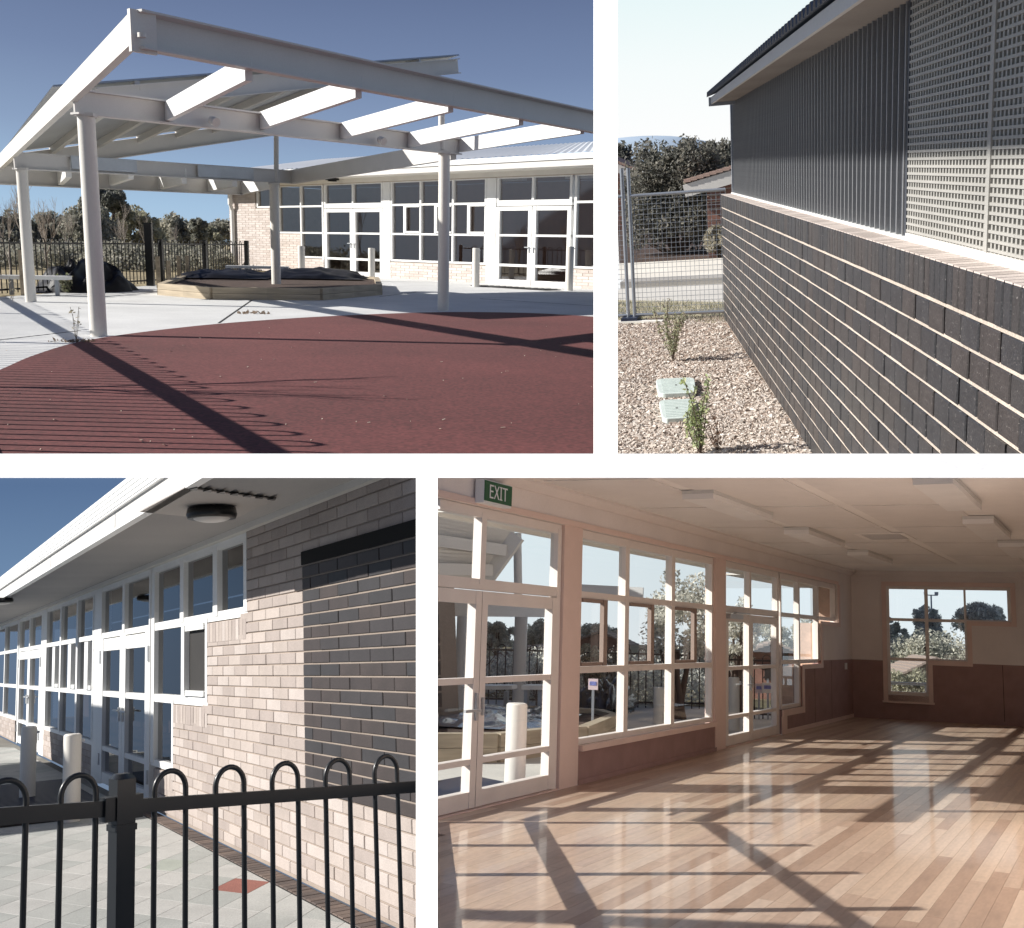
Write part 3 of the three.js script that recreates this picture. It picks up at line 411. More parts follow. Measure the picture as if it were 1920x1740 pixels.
// ================================================================== B: dark brick wall with metal cladding beside a mulched bed
const B = new Place(1538, 280, 1.6, 2.2, [1137, -60, 1940, 873]);
{
  const P = B, WB = new Wall(P, P.g(1520, 850), 170.25);
  const speck = (base, s) => { const m = tex(256, (x, y) => { let c = mul(base, 1 + .22 * (fbm(x, y, 8, s) - .5) + .35 * (vnoise(x, y, 128, s + 3) - .5)); const k = vnoise(x, y, 96, s + 5); if (k > .93) c = mul([170, 165, 160], .9); else if (k < .05) c = mul(base, .5); return c; }, .35); return std({ map: m, roughness: .42, bumpMap: tex(256, (x, y) => grey(.5 * vnoise(x, y, 128, s + 7) + .5 * vnoise(x, y, 64, s + 8)), .35, false), bumpScale: .0016 }); };
  const dk = [speck([55, 55, 57], 101), speck([60, 58, 58], 102), speck([53, 53, 55], 103), speck([63, 59, 58], 104)];
  const joint = mottled([15, 13, 13], .1, 1, { roughness: 1 }, 1, 106), bed = mottled([186, 174, 162], .1, .6, { roughness: 1 }, 1, 107, .003);
  const t = thing(P, 'brick_wall', 'dark speckled brick wall with pale bed joints under ribbed metal cladding', 'wall', WB.a, WB.yaw);
  const pitch = .0925, yTop = 1.241, ySol = 1.122, bl = .168, u0 = WB.u(1355, 500), u1 = WB.u(1940, 600);
  const uy = [WB.uy(1500, 873), WB.uy(1940, 873)]; const yc = u => uy[0][1] + (u - uy[0][0]) * (uy[1][1] - uy[0][1]) / (uy[1][0] - uy[0][0]); const clip = q => q[1] - yc(q[0]);
  const cells = []; const rows = 12;
  for (let r = 0; r < rows; r++) { const y1 = ySol - .012 - r * pitch, y0 = y1 - pitch + .0095; for (let k = u0 - (r % 2 ? bl / 2 : 0); k < u1; k += bl) cells.push([Math.max(u0, k) + .006, k + bl - .006, Math.max(y0, -.02), y1, dk]); }
  const off = u => u; layBricks(t, WB, cells, .1, 0, 300, clip);
  const sol = []; const sw = .0625; for (let k = u0; k < u1; k += sw) sol.push([k + .0038, k + sw - .0038, ySol + .002, yTop, dk]); layBricks(t, WB, sol, .115, .003, 300, null);
  { const cap = [mottled([206, 194, 186], .12, .4, { roughness: .8 }, 1, 108), mottled([188, 176, 168], .12, .4, { roughness: .8 }, 1, 109)]; const cg = bx(-sw / 2 + .004, sw / 2 - .004, 0, .004, -.1, .001); for (let k = u0; k < u1; k += sw) part('brick_top_glare', cg, cap[Math.floor(rnd() * 2)], t, V3(k + sw / 2, yTop + .0005, 0)); }  // pale tops paint in the glare on the sill bricks
  // core and pale bed joints (cut off where the white divider passes)
  const cut = (a, b, c, d, z0, z1) => { const q = clipPoly([[a, c], [b, c], [b, d], [a, d]], clip); if (q.length < 3) return null; return muv(new THREE.ExtrudeGeometry(new THREE.Shape(q.map(p => new THREE.Vector2(...p))), { depth: z1 - z0, bevelEnabled: false }).translate(0, 0, z0)); };
  part('wall_core', [cut(u0, u1, -.02, yTop - .02, -.16, -.011)], joint, t);
  for (let r = 0; r <= rows; r++) { const y1 = ySol - r * pitch; const g = cut(u0, u1, y1 - .0105, y1 + .001, -.0105, -.004); if (g) part('bed_joint', g, bed, t); }
  // flashing, cladding, mesh screen
  const yb = 1.258, zc = -.12, ue = WB.u(1376, 280, zc), um = WB.u(1703, 280, zc), yE = 2.1;
  part('flashing', bx(u0 + .02, u1, yTop + .001, yTop + .016, -.2, -.098), M.white, t);
  const clad = [mottled([76, 79, 86], .05, 1.5, { roughness: .4, metalness: .1 }, .6, 111), mottled([82, 85, 92], .05, 1.5, { roughness: .42, metalness: .1 }, .6, 112)];
  const w = .093, ribM = mottled([150, 152, 154], .05, 1.5, { roughness: .4, metalness: .3 }, .5, 113); for (let k = um - w; k > ue - w * .5; k -= w) { const g = new THREE.Group(); g.name = 'cladding_panel'; g.position.set(k, yb, zc); t.add(g); part('pan', bx(0, w - .012, 0, yE - yb, -.01, .0), clad[Math.floor(rnd() * 2)], g); part('rib', bx(w - .012, w - .0005, 0, yE - yb, -.01, .016), ribM, g); }
  part('corner_flashing', bx(ue - w * .5 - .05, ue - w * .5, yb - .01, yE, zc - .1, zc + .02), M.galv, t); part('corner_flashing', bx(um, um + .03, yb, yE + .1, zc - .03, zc + .01), clad[0], t);
  part('sill_strip', bx(um + .03, u1, yb - .012, yb + .012, zc - .02, zc + .012), M.greySteel, t);
  const meshM = mottled([176, 174, 168], .05, 1, { roughness: .55, metalness: .2 }, .5, 114); const yMax = 2.5;
  const scr = thing(P, 'mesh_screen', 'pale metal grid screen above the sill right of the ribbed cladding', 'screen', WB.a, WB.yaw); const u2 = WB.u(1940, 300, zc);
  for (let y = yb + .016; y < yMax; y += .0262) part('crossbar', bx(um + .032, u2, y, y + .009, zc - .006, zc + .01), meshM, scr);
  for (let k = um + .034, i = 0; k < u2; k += .0342, i++) part('upright', bx(k, k + (i === 27 ? .026 : .0135), yb + .012, yMax, zc - .02, zc + (i === 27 ? .014 : .006)), meshM, scr);
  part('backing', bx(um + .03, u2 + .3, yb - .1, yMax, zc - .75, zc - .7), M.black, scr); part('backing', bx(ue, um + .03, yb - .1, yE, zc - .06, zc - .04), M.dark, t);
  // roof with eave
  const zo = .11, roof = thing(P, 'eave_roof', 'corrugated roof edge with pale fascia over the ribbed cladding', 'roof', WB.a, WB.yaw); const eu0 = WB.u(1333, 185, zo), eu1 = 3.6, yf = 2.085;
  part('fascia', bx(eu0, eu1, yf, yf + .06, zo - .02, zo), M.greySteel, roof); part('soffit', bx(eu0 + .02, eu1, yf + .01, yf + .025, zc - .1, zo - .021), mottled([150, 142, 134], .05, 1), roof); part('barge', bx(eu0 - .03, eu0, yf - .02, yf + .06, -1.2, zo + .02), M.galv, roof);
  const n = Math.round((eu1 - eu0) / .026), pos = [], idx = []; for (let i = 0; i <= n; i++) { const u = eu0 - .05 + (eu1 - eu0 + .05) * i / n, d = [.0, .042, .044, .002][i % 4]; pos.push(u, yf + .064 + d, zo + .035, u, yf + .064 + d + .55, -1.5); if (i < n) idx.push(2 * i, 2 * i + 2, 2 * i + 3, 2 * i, 2 * i + 3, 2 * i + 1); }
  const rg = new THREE.BufferGeometry(); rg.setAttribute('position', new THREE.Float32BufferAttribute(pos, 3)); rg.setIndex(idx); const rg2 = rg.toNonIndexed(); rg2.computeVertexNormals(); part('roof_sheet', muv(rg2), mottled([120, 124, 130], .05, 1.5, { roughness: .4, metalness: .4 }, .5, 117), roof);
  { const p = P.at(1541, -30, 6.4), q = P.at(1541, 26, 6.4); const a = thing(P, 'antenna', 'thin aerial mast above the roof edge', 'antenna', q); part('mast', rod(V3(0, 0, 0), p.clone().sub(q), .003, .003), M.galv, a); }
  { const t2 = thing(P, 'added_awning', 'long flat sheet added out of view opposite the brick wall to shade the top of the cladding', 'added_awning', WB.a, WB.yaw); part('roof_sheet', bx(-5.6, 3.7, 4.62, 4.66, 3.6, 4.69), M.cream, t2); part('beam', bx(-5.6, 3.7, 4.5, 4.619, 4.2, 4.3), M.galv, t2); for (const x of [3.6]) part('post', cyl(.05, .05, 4.5, x, 0, 4.25, 12), M.galv, t2); }  // unseen flat sheet, added only to shade the upper cladding and mesh
  // ---- ground
  const gp = (X, Y) => P.g(X, Y);
  const road = structure(P, 'road', 'pale concrete road behind the wire fence'); const far = (X, z) => P.at(X, 0, z).setY(-.015);
  part('road_sheet', poly([gp(1137, 566), gp(1362, 580), P.at(1400, 0, 14.4).setY(0), P.at(1137, 0, 14.4).setY(0)], -.008), mottled([206, 202, 194], .06, 4, { roughness: .95 }, .8, 121), road);
  const kerb = structure(P, 'kerb', 'grey kerb along the far side of the road'); part('kerb_stone', bx(P.at(1137, 0, 14.4).x, P.at(1400, 0, 14.4).x, -.03, .075, -14.75, -14.4), mottled([170, 166, 160], .06, 3, {}, .8, 122), kerb);
  const path = structure(P, 'footpath', 'bright footpath beyond the kerb'); part('path_sheet', poly([V3(P.at(1137, 0, 14.75).x, 0, -14.75), V3(P.at(1400, 0, 14.75).x, 0, -14.75), V3(P.at(1400, 0, 17.3).x, 0, -17.3), V3(P.at(1137, 0, 17.3).x, 0, -17.3)], .07), mottled([226, 220, 208], .05, 3, {}, .8, 123), path);
  const back = structure(P, 'ground', 'dark garden ground beyond the footpath'); part('ground_sheet', poly([far(1137, 17.2), far(1420, 17.2), far(1420, 120), far(1137, 120)], .04), M.soil, back);
  const gs = structure(P, 'verge', 'grassy verge under the wire fence'); part('verge_sheet', poly([gp(1137, 608), gp(1364, 604), gp(1362, 566), gp(1137, 562)], -.002), mottled([176, 168, 140], .3, 1, {}, 1, 124, .01), gs);
  { const cnt = 2600, g0 = new THREE.BufferGeometry(), pos = [], col = []; for (let i = 0; i < cnt; i++) { const X = rr(1137, 1362), Y = rr(567, 604), p = gp(X, Y), h = rr(.02, .07), a = rnd() * 6.28, w = .004, k = rnd() < .55 ? [.55, .5, .4] : [.16, .17, .09], v = rr(.7, 1.3); const e = V3(rr(-.05, .05), h, rr(-.05, .05)).add(p), s = V3(Math.cos(a) * w, 0, Math.sin(a) * w); for (const q of [p.clone().add(s), p.clone().sub(s), e]) { pos.push(q.x, q.y, q.z); col.push(k[0] * v, k[1] * v, k[2] * v); } } g0.setAttribute('position', new THREE.Float32BufferAttribute(pos, 3)); g0.setAttribute('color', new THREE.Float32BufferAttribute(col, 3)); g0.computeVertexNormals(); const t2 = thing(P, 'grass', 'dry grass blades on the verge under the wire fence', null, V3(0, 0, 0), 0, null, 'stuff'); part('blades', g0, M.leafDark, t2); }
  { const k = thing(P, 'edging', 'white concrete edging strip between the verge and the mulch', 'edging', gp(1137, 606)); const a = gp(1137, 606), c = gp(1243, 604); part('strip', bar(V3(0, .005, 0), c.clone().sub(a).setY(.005), .09, .03), mottled([232, 230, 224], .05, 1), k); }
  // mulch: a lumpy bed under loose chips
  const lump = (x, z) => .05 * (fbm(x * .09 + 7, z * .09 + 7, 4, 131, 4) - .5) + .012 * (vnoise(x * .2 + 9, z * .2 + 9, 32, 133) - .5);
  const mul0 = structure(P, 'mulch_bed', 'bed of pale brown bark mulch beside the brick wall');
  const mgeo = (() => { const N = 70, pos = [], idx = []; for (let j = 0; j <= N; j++) for (let i = 0; i <= N; i++) { const Y = 873 - (873 - 600) * j / N, p0 = gp(1134, Y), p1 = WB.pt(0, 0, -.05); const n = WB.n; const wallX = p1.x + (p0.z - p1.z) * (-n.z / n.x) ; const x = p0.x + (Math.max(wallX, p0.x + .2) - p0.x) * i / N; pos.push(x, lump(x, p0.z), p0.z); if (i < N && j < N) { const a = j * (N + 1) + i; idx.push(a, a + 1, a + N + 2, a, a + N + 2, a + N + 1); } } const g = new THREE.BufferGeometry(); g.setAttribute('position', new THREE.Float32BufferAttribute(pos, 3)); g.setIndex(idx); const q = g.toNonIndexed(); q.computeVertexNormals(); return muv(q); })();
  part('bed', mgeo, mottled([150, 130, 116], .3, .6, { roughness: 1 }, 1.2, 135, .012), mul0);
  { const cm = [[.62, .54, .47], [.5, .42, .36], [.76, .7, .64], [.3, .24, .2], [.56, .5, .44]]; const cg = new THREE.BoxGeometry(1, .3, .42); const N = 26000; const im = new THREE.InstancedMesh(cg, std({ color: 0xffffff, roughness: .95 }), N); const m4 = new THREE.Matrix4(), e = new THREE.Euler(), q = new THREE.Quaternion(); let k = 0; const c = new THREE.Color(); let guard = 0;
    while (k < N && guard++ < 200000) { const Y = 600 + 272 * Math.pow(rnd(), 1.15), X = rr(1137, 1540), p = gp(X, Y); if (WB.local(p).z < .004 || !P.seen(p)) continue; const s = rr(.009, .026) * (rnd() < .05 ? 1.8 : 1); p.y = lump(p.x, p.z) + s * .1; q.setFromEuler(e.set(rr(-.6, .6), rnd() * 6.28, rr(-.6, .6))); m4.compose(p, q, V3(s, s, s)); im.setMatrixAt(k, m4); const b = cm[Math.floor(rnd() * 5)], v = rr(.8, 1.2); im.setColorAt(k, c.setRGB(b[0] * v, b[1] * v, b[2] * v)); k++; }
    im.count = k; im.name = 'bark_chips'; im.castShadow = im.receiveShadow = true; const st = thing(P, 'mulch', 'loose bark chips of the mulch bed', null, V3(0, 0, 0), 0, null, 'stuff'); st.add(im); }
  // valve box lids
  const lidM = mottled([208, 219, 214], .05, .3, { roughness: .6 }, 1, 141, .002);
  for (const [px, l] of [[[[1230, 712], [1301, 709], [1304, 737], [1236, 740]], 'pale green valve box lid in the mulch, the one farther from the camera'], [[[1236, 752], [1302, 749], [1294, 784], [1244, 787]], 'pale green valve box lid in the mulch, the nearer one']]) {
    const q = px.map(p => P.g(...p, .03)), c = q.reduce((s, p) => s.add(p), V3(0, 0, 0)).multiplyScalar(.25).setY(0); const t2 = thing(P, 'valve_lid', l, 'lid', c, 0, 'pale green valve box lids'); const L2 = q.map(p => p.sub(c)); const s = new THREE.Shape(); L2.forEach((p, i) => { const a = L2[(i + 3) % 4], b = L2[(i + 1) % 4], A0 = p.clone().lerp(a, .18), B0 = p.clone().lerp(b, .18); if (i === 0) s.moveTo(A0.x, -A0.z); else s.lineTo(A0.x, -A0.z); s.quadraticCurveTo(p.x, -p.z, B0.x, -B0.z); }); s.closePath();
    part('lid', muv(new THREE.ExtrudeGeometry(s, { depth: .045, bevelEnabled: true, bevelSize: .004, bevelThickness: .004, bevelSegments: 2 }).rotateX(-Math.PI / 2).translate(0, -.012, 0)), lidM, t2); const d = L2[1].clone().sub(L2[0]); const ribs = []; for (let i = 1; i < 12; i++) ribs.push(bar(L2[0].clone().lerp(L2[3], i / 12).lerp(L2[1].clone().lerp(L2[2], i / 12), .12).setY(.038), L2[0].clone().lerp(L2[3], i / 12).lerp(L2[1].clone().lerp(L2[2], i / 12), .88).setY(.038), .006, .004)); part('grip_ribs', ribs, lidM, t2); part('bolt', cyl(.008, .008, .004, 0, .037, 0, 10), M.dark, t2);
  }
  sprig(P, 'shrub', 'young upright shrub with narrow leaves standing in the mulch behind the valve lids', P.g(1262, 676), .52, 12, 900, .013, [[.3, .32, .2], [.42, .38, .27], [.2, .21, .13]], .3); sprig(P, 'shrub', 'young green leafed shrub at the front of the mulch covering the edge of the lids', P.g(1314, 852), .46, 9, 520, .015, [[.26, .32, .14], [.36, .38, .2], [.16, .19, .1]], .22); sprig(P, 'shrub', 'small reddish twiggy shrub in the front of the mulch near the wall', P.g(1345, 846), .24, 7, 60, .012, [[.2, .12, .08]], .35);
  for (const [X, Y, l] of [[1215, 790, 'small pale stone in the mulch left of the near valve lid'], [1396, 728, 'pale stick lying on the mulch near the brick wall']]) { const p = P.g(X, Y); p.y = lump(p.x, p.z); const st = thing(P, l.includes('stick') ? 'stick' : 'stone', l, l.includes('stick') ? 'stick' : 'stone', p); if (l.includes('stick')) part('twig', tube([V3(-.02, .02, -.1), V3(0, .025, 0), V3(.025, .02, .09)], .005, 6), M.paleBark, st); else { const g = new THREE.DodecahedronGeometry(.022, 1); g.scale(1.3, .7, 1); part('rock', g, M.paleBark, st); } }
  // ---- temporary wire fence
  const z = 11.2, fx = X => P.at(X, 460, z).x, fy = (X, Y) => P.at(X, Y, z).y;
  const fenceP = (name, l, X0, X1, ends) => { const p = V3(fx(X0), 0, -z), f = thing(P, name, l, 'fence', p, 0, 'wire fence panels'); const w2 = fx(X1) - fx(X0), y0 = .045, y1 = fy(1260, 362); for (const x of ends.map(k => k * w2)) part('post', cyl(.019, .019, y1 + .28 - .0, x, 0, 0, 12), M.galv, f); for (const y of [y0 + .02, y1]) part('rail', rod(V3(0, y, 0), V3(w2, y, 0), .017, .017, 10), M.galv, f); for (let y = y0 + .05; y < y1; y += .05) part('wire', rod(V3(0, y, .004), V3(w2, y, .004), .0022, .0022, 4), M.galv, f); for (let x = .046; x < w2; x += .046) part('wire', rod(V3(x, y0, -.003), V3(x, y1, -.003), .0018, .0018, 4), M.galv, f); return f; };
  fenceP('wire_fence', 'galvanised wire mesh fence running from the post pair to the brick wall', 1184, 1362, [0]); fenceP('wire_fence', 'short end of a galvanised wire mesh fence left of the post pair', 1138, 1172, [1]);
  { const p = V3(fx(1177), 0, -z); const f = thing(P, 'plastic_block', 'dark blue plastic fence foot under the post pair', 'block', p); part('block', [bx(-.085, .085, .0, .05, -.14, -.02), bx(-.085, -.02, 0, .05, -.02, .02), bx(.02, .085, 0, .05, -.02, .02), bx(-.085, .085, 0, .05, .02, .14)], M.navy, f); }
  // ---- beyond the road
  const farB = (name, label, X, top, half, zz, n, size, tone, o = {}) => { const p = P.at(X, 300, zz).setY(.03), q = P.at(X, top, zz); bush(P, name, label, p, half / F * zz, q.y, half / F * zz * .7, n, size, tone, o.cat || 'bush', { low: 1, clumps: 70, ...o }); };
  farB('large_bush', 'big rounded grey green bush behind the wire fence', 1262, 268, 80, 18.9, 34000, .036, TONE.gum, { mid: .42, puff: .26, clumps: 130, full: 1 }); farB('tree', 'tree behind the big bush touching the end of the cladding', 1345, 266, 36, 34, 6000, .075, TONE.gum, { cat: 'tree', mid: .7 }); farB('tree', 'dark tree at the left edge behind the wire fence', 1150, 262, 40, 30, 6000, .07, TONE.dark, { cat: 'tree', mid: .6 }); farB('dry_bush', 'small dry twiggy bush at the foot of the wall beyond the fence', 1345, 428, 26, 17.6, 1400, .05, TONE.straw, { mid: .45, clumps: 30 });
  { const h = structure(P, 'hill', 'distant hill coloured with pale blue haze left of the big bush'); const g = new THREE.SphereGeometry(1, 32, 12, 0, 6.283, 0, 1.57); g.scale(30, 9.5, 20); h.position.copy(P.world(P.at(1185, 300, 330).setY(0))); part('slope', g, mottled([168, 186, 205], .05, 40, { roughness: 1 }), h); }  // distance haze is put into the slope colour
  const tileM = mottled([176, 150, 138], .15, 1, { roughness: .9 }, 1, 151), hb = [mottled([128, 92, 80], .12, 1, {}, 1, 152), mottled([112, 82, 74], .12, 1, {}, 1, 153)], hm = mottled([188, 176, 164], .05, 1, {}, 1, 154);
  const house = (label, Xl, Xr, Ye0, Ye1, zz, dp) => { const a = P.at(Xl, 300, zz).setY(0), c = P.at(Xr, 300, zz).setY(0), Wx = new Wall(P, a, 90), t2 = thing(P, 'brick_house', label, 'house', a, 0); const wd = c.x - a.x, hL = P.at(Xl, Ye0, zz).y, hR = P.at(Xr, Ye1, zz).y, sl = (hR - hL) / wd; const cl = q => hL + sl * q[0] - q[1]; const cs = []; let r = 0; for (let y = .02; y < Math.max(hL, hR); y += .1, r++) for (let k = -(r % 2) * .15; k < wd; k += .3) cs.push([Math.max(0, k), Math.min(wd, k + .285), y, y + .085, hb]); layBricks(t2, Wx, cs, .08, 0, 0, cl);
    const sh = new THREE.Shape([[0, 0], [wd, 0], [wd, hR], [0, hL]].map(q => new THREE.Vector2(...q))); part('wall', muv(new THREE.ExtrudeGeometry(sh, { depth: dp, bevelEnabled: false }).translate(0, 0, -dp - .012)), hm, t2); const e = sl > 0 ? -.35 : 0, f = sl > 0 ? 0 : .35; part('barge_board', bar(V3(e, hL + sl * e, .1), V3(wd + f, hR + sl * f, .1), .05, .2), M.greySteel, t2);
    const tg = []; for (let i = 0; i < 9; i++) { const t0 = i / 9; tg.push(bar(V3(e + (wd + f - e) * t0, hL + sl * (e + (wd + f - e) * t0) + .14 + .02, -.5), V3(e + (wd + f - e) * (t0 + .12), hL + sl * (e + (wd + f - e) * (t0 + .12)) + .14, -.5), 1.3, .05)); } tg.forEach(g => part('roof_course', g, tileM, t2)); };
  house('brown brick house gable with tiled roof behind the end of the cladding', 1324, 1392, 346, 326, 17.9, .4); house('brown brick house with tiled roof at the left edge behind the post pair', 1137, 1166, 306, 318, 27, .5);
}
// ================================================================== C: glazed front of the school seen past a hooped fence
const C = new Place(390, 1235, 1.6, 2.7, [-60, 873, 800, 1800]);
{
  const P = C, WC = new Wall(P, P.g(740, 1740), 165.3), u = X => WC.u(X, 1250);
  const br = [[172, 161, 154], [165, 154, 147], [177, 167, 161], [158, 147, 141]].map((c, i) => mottled(c, .05, .8, { roughness: .92 }, 1.4, 201 + i, .0012));
  const db = [[50, 46, 47], [55, 48, 47], [46, 44, 46], [58, 50, 48]].map((c, i) => mottled(c, .12, .6, { roughness: .6 }, 1.6, 206 + i, .0012));
  const mort = mottled([156, 143, 132], .05, .8, { roughness: 1 }, 1, 211), mortPale = mottled([142, 130, 120], .06, .6, { roughness: 1 }, 1, 212);
  const b = thing(P, 'glazed_building', 'pale brick building with dark brick panel and white framed windows beyond the black hooped fence', 'building', WC.a, WC.yaw);
  const y0 = .03, yL = .5, yR = 1.2, yT = 1.98, yTop = 2.62, yS = 2.7; const uE = u(798), ub = [u(463), u(388), u(325), u(290)], ud = u(570), uF = u(-40);
  const q0 = WC.uy(500, 857), q1 = WC.uy(800, 857), yc = x => q0[1] + (x - q0[0]) * (q1[1] - q0[1]) / (q1[0] - q0[0]), clip = q => yc(q[0]) - q[1];
  const cut = (pts, z0, z1, f = clip) => { const q = f ? clipPoly(pts, f) : pts; return muv(new THREE.ExtrudeGeometry(new THREE.Shape(q.map(p => new THREE.Vector2(...p))), { depth: z1 - z0, bevelEnabled: false }).translate(0, 0, z0)); };
  const rect = (a, c, d, e) => [[a, d], [c, d], [c, e], [a, e]];
  // brickwork
  const ch = .0885, bl = .355, dk0 = y0 + ch * 7, dk1 = y0 + ch * 25, light = [], dark = [];
  for (let r = 0; y0 + r * ch < 4.3; r++) {
    const a = y0 + r * ch, c = a + ch - .0105, ym = a + ch / 2; const left = ym > yT ? ub[0] : ym > yR ? ub[1] : ym > yL ? ub[2] : ub[3]; const soldier = (ym > yT - .21 && ym < yT && 0);
    for (let k = Math.floor((left - ud) / bl) * bl + ud - (r % 2 ? bl / 2 : 0); k < uE; k += bl) { let x0 = Math.max(left, k), x1 = Math.min(uE, k + bl - .0105); if (x1 - x0 < .03) continue; const inD = ym > dk0 && ym < dk1;
      if (inD) { if (x0 < ud) light.push([x0, Math.min(x1, ud - .004), a, c, br]); if (x1 > ud) dark.push([Math.max(x0, ud + .004), x1, a, c, db]); } else light.push([x0, x1, a, c, br]); }
  }
  // soldier bricks under the window steps take the place of the courses there
  const sol = []; const keep = light.filter(q => { const ym = (q[2] + q[3]) / 2; return !((q[1] < ub[0] + .01 && q[0] >= ub[1] - .01 && ym > yT - .2) || (q[1] < ub[1] + .01 && q[0] >= ub[2] - .01 && ym > yR - .2 && ym < yR) || (q[1] < ub[2] + .01 && q[0] >= ub[3] - .01 && ym > yL - .2 && ym < yL)); });
  const flush = []; for (const q of keep) flush.push(q);
  for (const [i, yy] of [[0, yT], [1, yR], [2, yL]]) for (let k = ub[i + 1] + .003; k < ub[i] - .02; k += .105) sol.push([k, Math.min(ub[i], k + .097), yy - .235, yy - .055, br]);
  layBricks(b, WC, sol, .1, .002, 60, clip); layBricks(b, WC, flush, .1, 0, 300, clip); layBricks(b, WC, dark, .1, .004, 200, clip);
  part('mortar', [cut(rect(ud, uE, dk0, dk1), -.2, -.003), ], mortPale, b);
  part('mortar', [cut(rect(ud, uE, 0, dk0 - .001), -.2, -.011), cut(rect(ub[0], ud - .0005, 0, 4.4), -.2, -.011), cut(rect(ud, uE, dk1 + .0, 4.4), -.2, -.0108), cut(rect(ub[1], ub[0], 0, yT - .05), -.2, -.0112), cut(rect(ub[2], ub[1], 0, yR - .05), -.2, -.0114), cut(rect(ub[3], ub[2], 0, yL - .05), -.2, -.0116)], mort, b);
  part('shade_band', cut(rect(ud, uE, dk1 + .002, dk1 + .1), -.05, .012), std({ color: new THREE.Color(.004, .004, .004), roughness: 1 }), b);  // shade above the dark panel, put in as a near black band
  // glazing
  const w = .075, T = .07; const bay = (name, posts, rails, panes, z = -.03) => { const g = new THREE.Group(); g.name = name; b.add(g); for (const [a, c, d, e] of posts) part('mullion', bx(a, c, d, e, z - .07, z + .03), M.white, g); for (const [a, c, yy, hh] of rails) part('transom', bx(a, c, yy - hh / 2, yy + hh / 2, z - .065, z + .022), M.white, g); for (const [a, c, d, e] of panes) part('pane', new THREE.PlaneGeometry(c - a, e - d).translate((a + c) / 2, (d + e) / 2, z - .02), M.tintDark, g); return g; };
  { const c = [u(283), u(340), u(403), ub[0]]; const g = bay('window', [[c[0], c[0] + w * 2, yL, yTop], [c[1] - w, c[1] + w, yT, yTop], [c[2] - w, c[2] + w, yT, yTop], [c[3] - w * 1.2, c[3] - .002, yT, yTop], [ub[1] - w, ub[1] - .002, yR, yT], [ub[2] - w, ub[2] - .002, yL, yR]], [[c[0], c[3], yTop, .07], [c[0], c[3], yT, T * 1.2], [c[0], ub[1], yR, T * 1.2], [c[0], ub[2], yL, T]], [[c[0], c[1], yT, yTop], [c[1], c[2], yT, yTop], [c[2], c[3], yT, yTop], [c[0], ub[1], yR, yT], [c[0], ub[2], yL, yR]]); const m = u(345); part('sliding_sash', [bx(m, m + .12, yR + .05, yT - .05, -.04, .03), bx(m, ub[1] - w, yR + .05, yR + .1, -.04, .02), bx(m, ub[1] - w, yT - .1, yT - .05, -.04, .02)], M.white, g); part('insect_screen', bx(m + .12, ub[1] - w, yR + .1, yT - .1, -.03, -.025), M.dark, g); }
  const doors = (X0, X1, X2) => { const a = u(X0), c = u(X1), d = u(X2); bay('window', [[a, a + w * 1.6, 0, yTop], [c - w, c + w, yT, yTop], [d - w, d, 0, yTop]], [[a, d, yTop, .07], [a, d, yT, T]], [[a, c, yT, yTop], [c, d, yT, yTop]]); for (const [p, q, s] of [[a + w * 1.6, c - .01, 1], [c + .01, d - w, -1]]) { const g = bay('door', [[p, p + .17, .03, yT - .04], [q - .17, q, .03, yT - .04]], [[p, q, .1, .14], [p, q, .48, .06], [p, q, yR, T], [p, q, yT - .13, .16]], [[p, q, .17, .46], [p, q, .5, yR], [p, q, yR, yT - .2]], -.027); part('handle', [bx(s > 0 ? q - .13 : p + .07, s > 0 ? q - .09 : p + .11, .88, 1.05, .0, .03), bx(s > 0 ? q - .4 : p + .07, s > 0 ? q - .09 : p + .4, 1.0, 1.02, .03, .05)], M.zinc, g); part('hinge', [bx(s > 0 ? p - .03 : q, s > 0 ? p + .02 : q + .05, 1.6, 1.78, 0, .02), bx(s > 0 ? p - .03 : q, s > 0 ? p + .02 : q + .05, .25, .4, 0, .02)], M.zinc, g); } };
  doors(186, 230, 281); doors(34, 54, 77);
  { const c = [u(85), u(112), u(143), u(174)]; const g = bay('window', [0, 1, 2, 3].map(i => [c[i] - w, c[i] + w, yL, yTop]), [[c[0], c[3], yTop, .07], [c[0], c[3], yT, T], [c[0], c[3], yR, T], [c[0], c[3], yL, T]], [0, 1, 2].flatMap(i => [[c[i], c[i + 1], yT, yTop], [c[i], c[i + 1], yR, yT], [c[i], c[i + 1], yL, yR]])); for (let i = 0; i < 3; i++) { const m = c[i] + (c[i + 1] - c[i]) * .62; part('sliding_sash', [bx(m, m + .3, yR + .05, yT - .05, -.04, .03), bx(m, c[i + 1] - w, yR + .04, yR + .1, -.04, .02)], M.white, g); } }
  { const c = [u(-40), u(-12), u(8), u(32)]; bay('window', c.map(x => [x - w, x + w, yL, yTop]), [[c[0], c[3], yTop, .07], [c[0], c[3], yT, T], [c[0], c[3], yR, T], [c[0], c[3], yL, T]], [0, 1, 2].flatMap(i => [[c[i], c[i + 1], yT, yTop], [c[i], c[i + 1], yR, yT], [c[i], c[i + 1], yL, yR]])); }
  part('pier', bx(u(174) - .01, u(186) + .02, 0, yTop + .04, -.15, .0), M.white, b); part('pier', bx(u(77) + .01, u(84.5), 0, yTop + .04, -.15, .0), M.white, b);
  { const pl = []; for (const [a, c] of [[u(84), u(174)], [u(-40), u(31)]]) for (let r = 0; r < 5; r++) for (let k = a - (r % 2) * bl / 2; k < c; k += bl) pl.push([Math.max(a, k), Math.min(c, k + bl - .01), y0 + r * ch, y0 + r * ch + ch - .009, br]); layBricks(b, WC, pl, .1, 0, 40, null); part('mortar', [bx(u(84), u(174), 0, yL - .03, -.2, -.006), bx(u(-40), u(31), 0, yL - .03, -.2, -.006)], mort, b); }
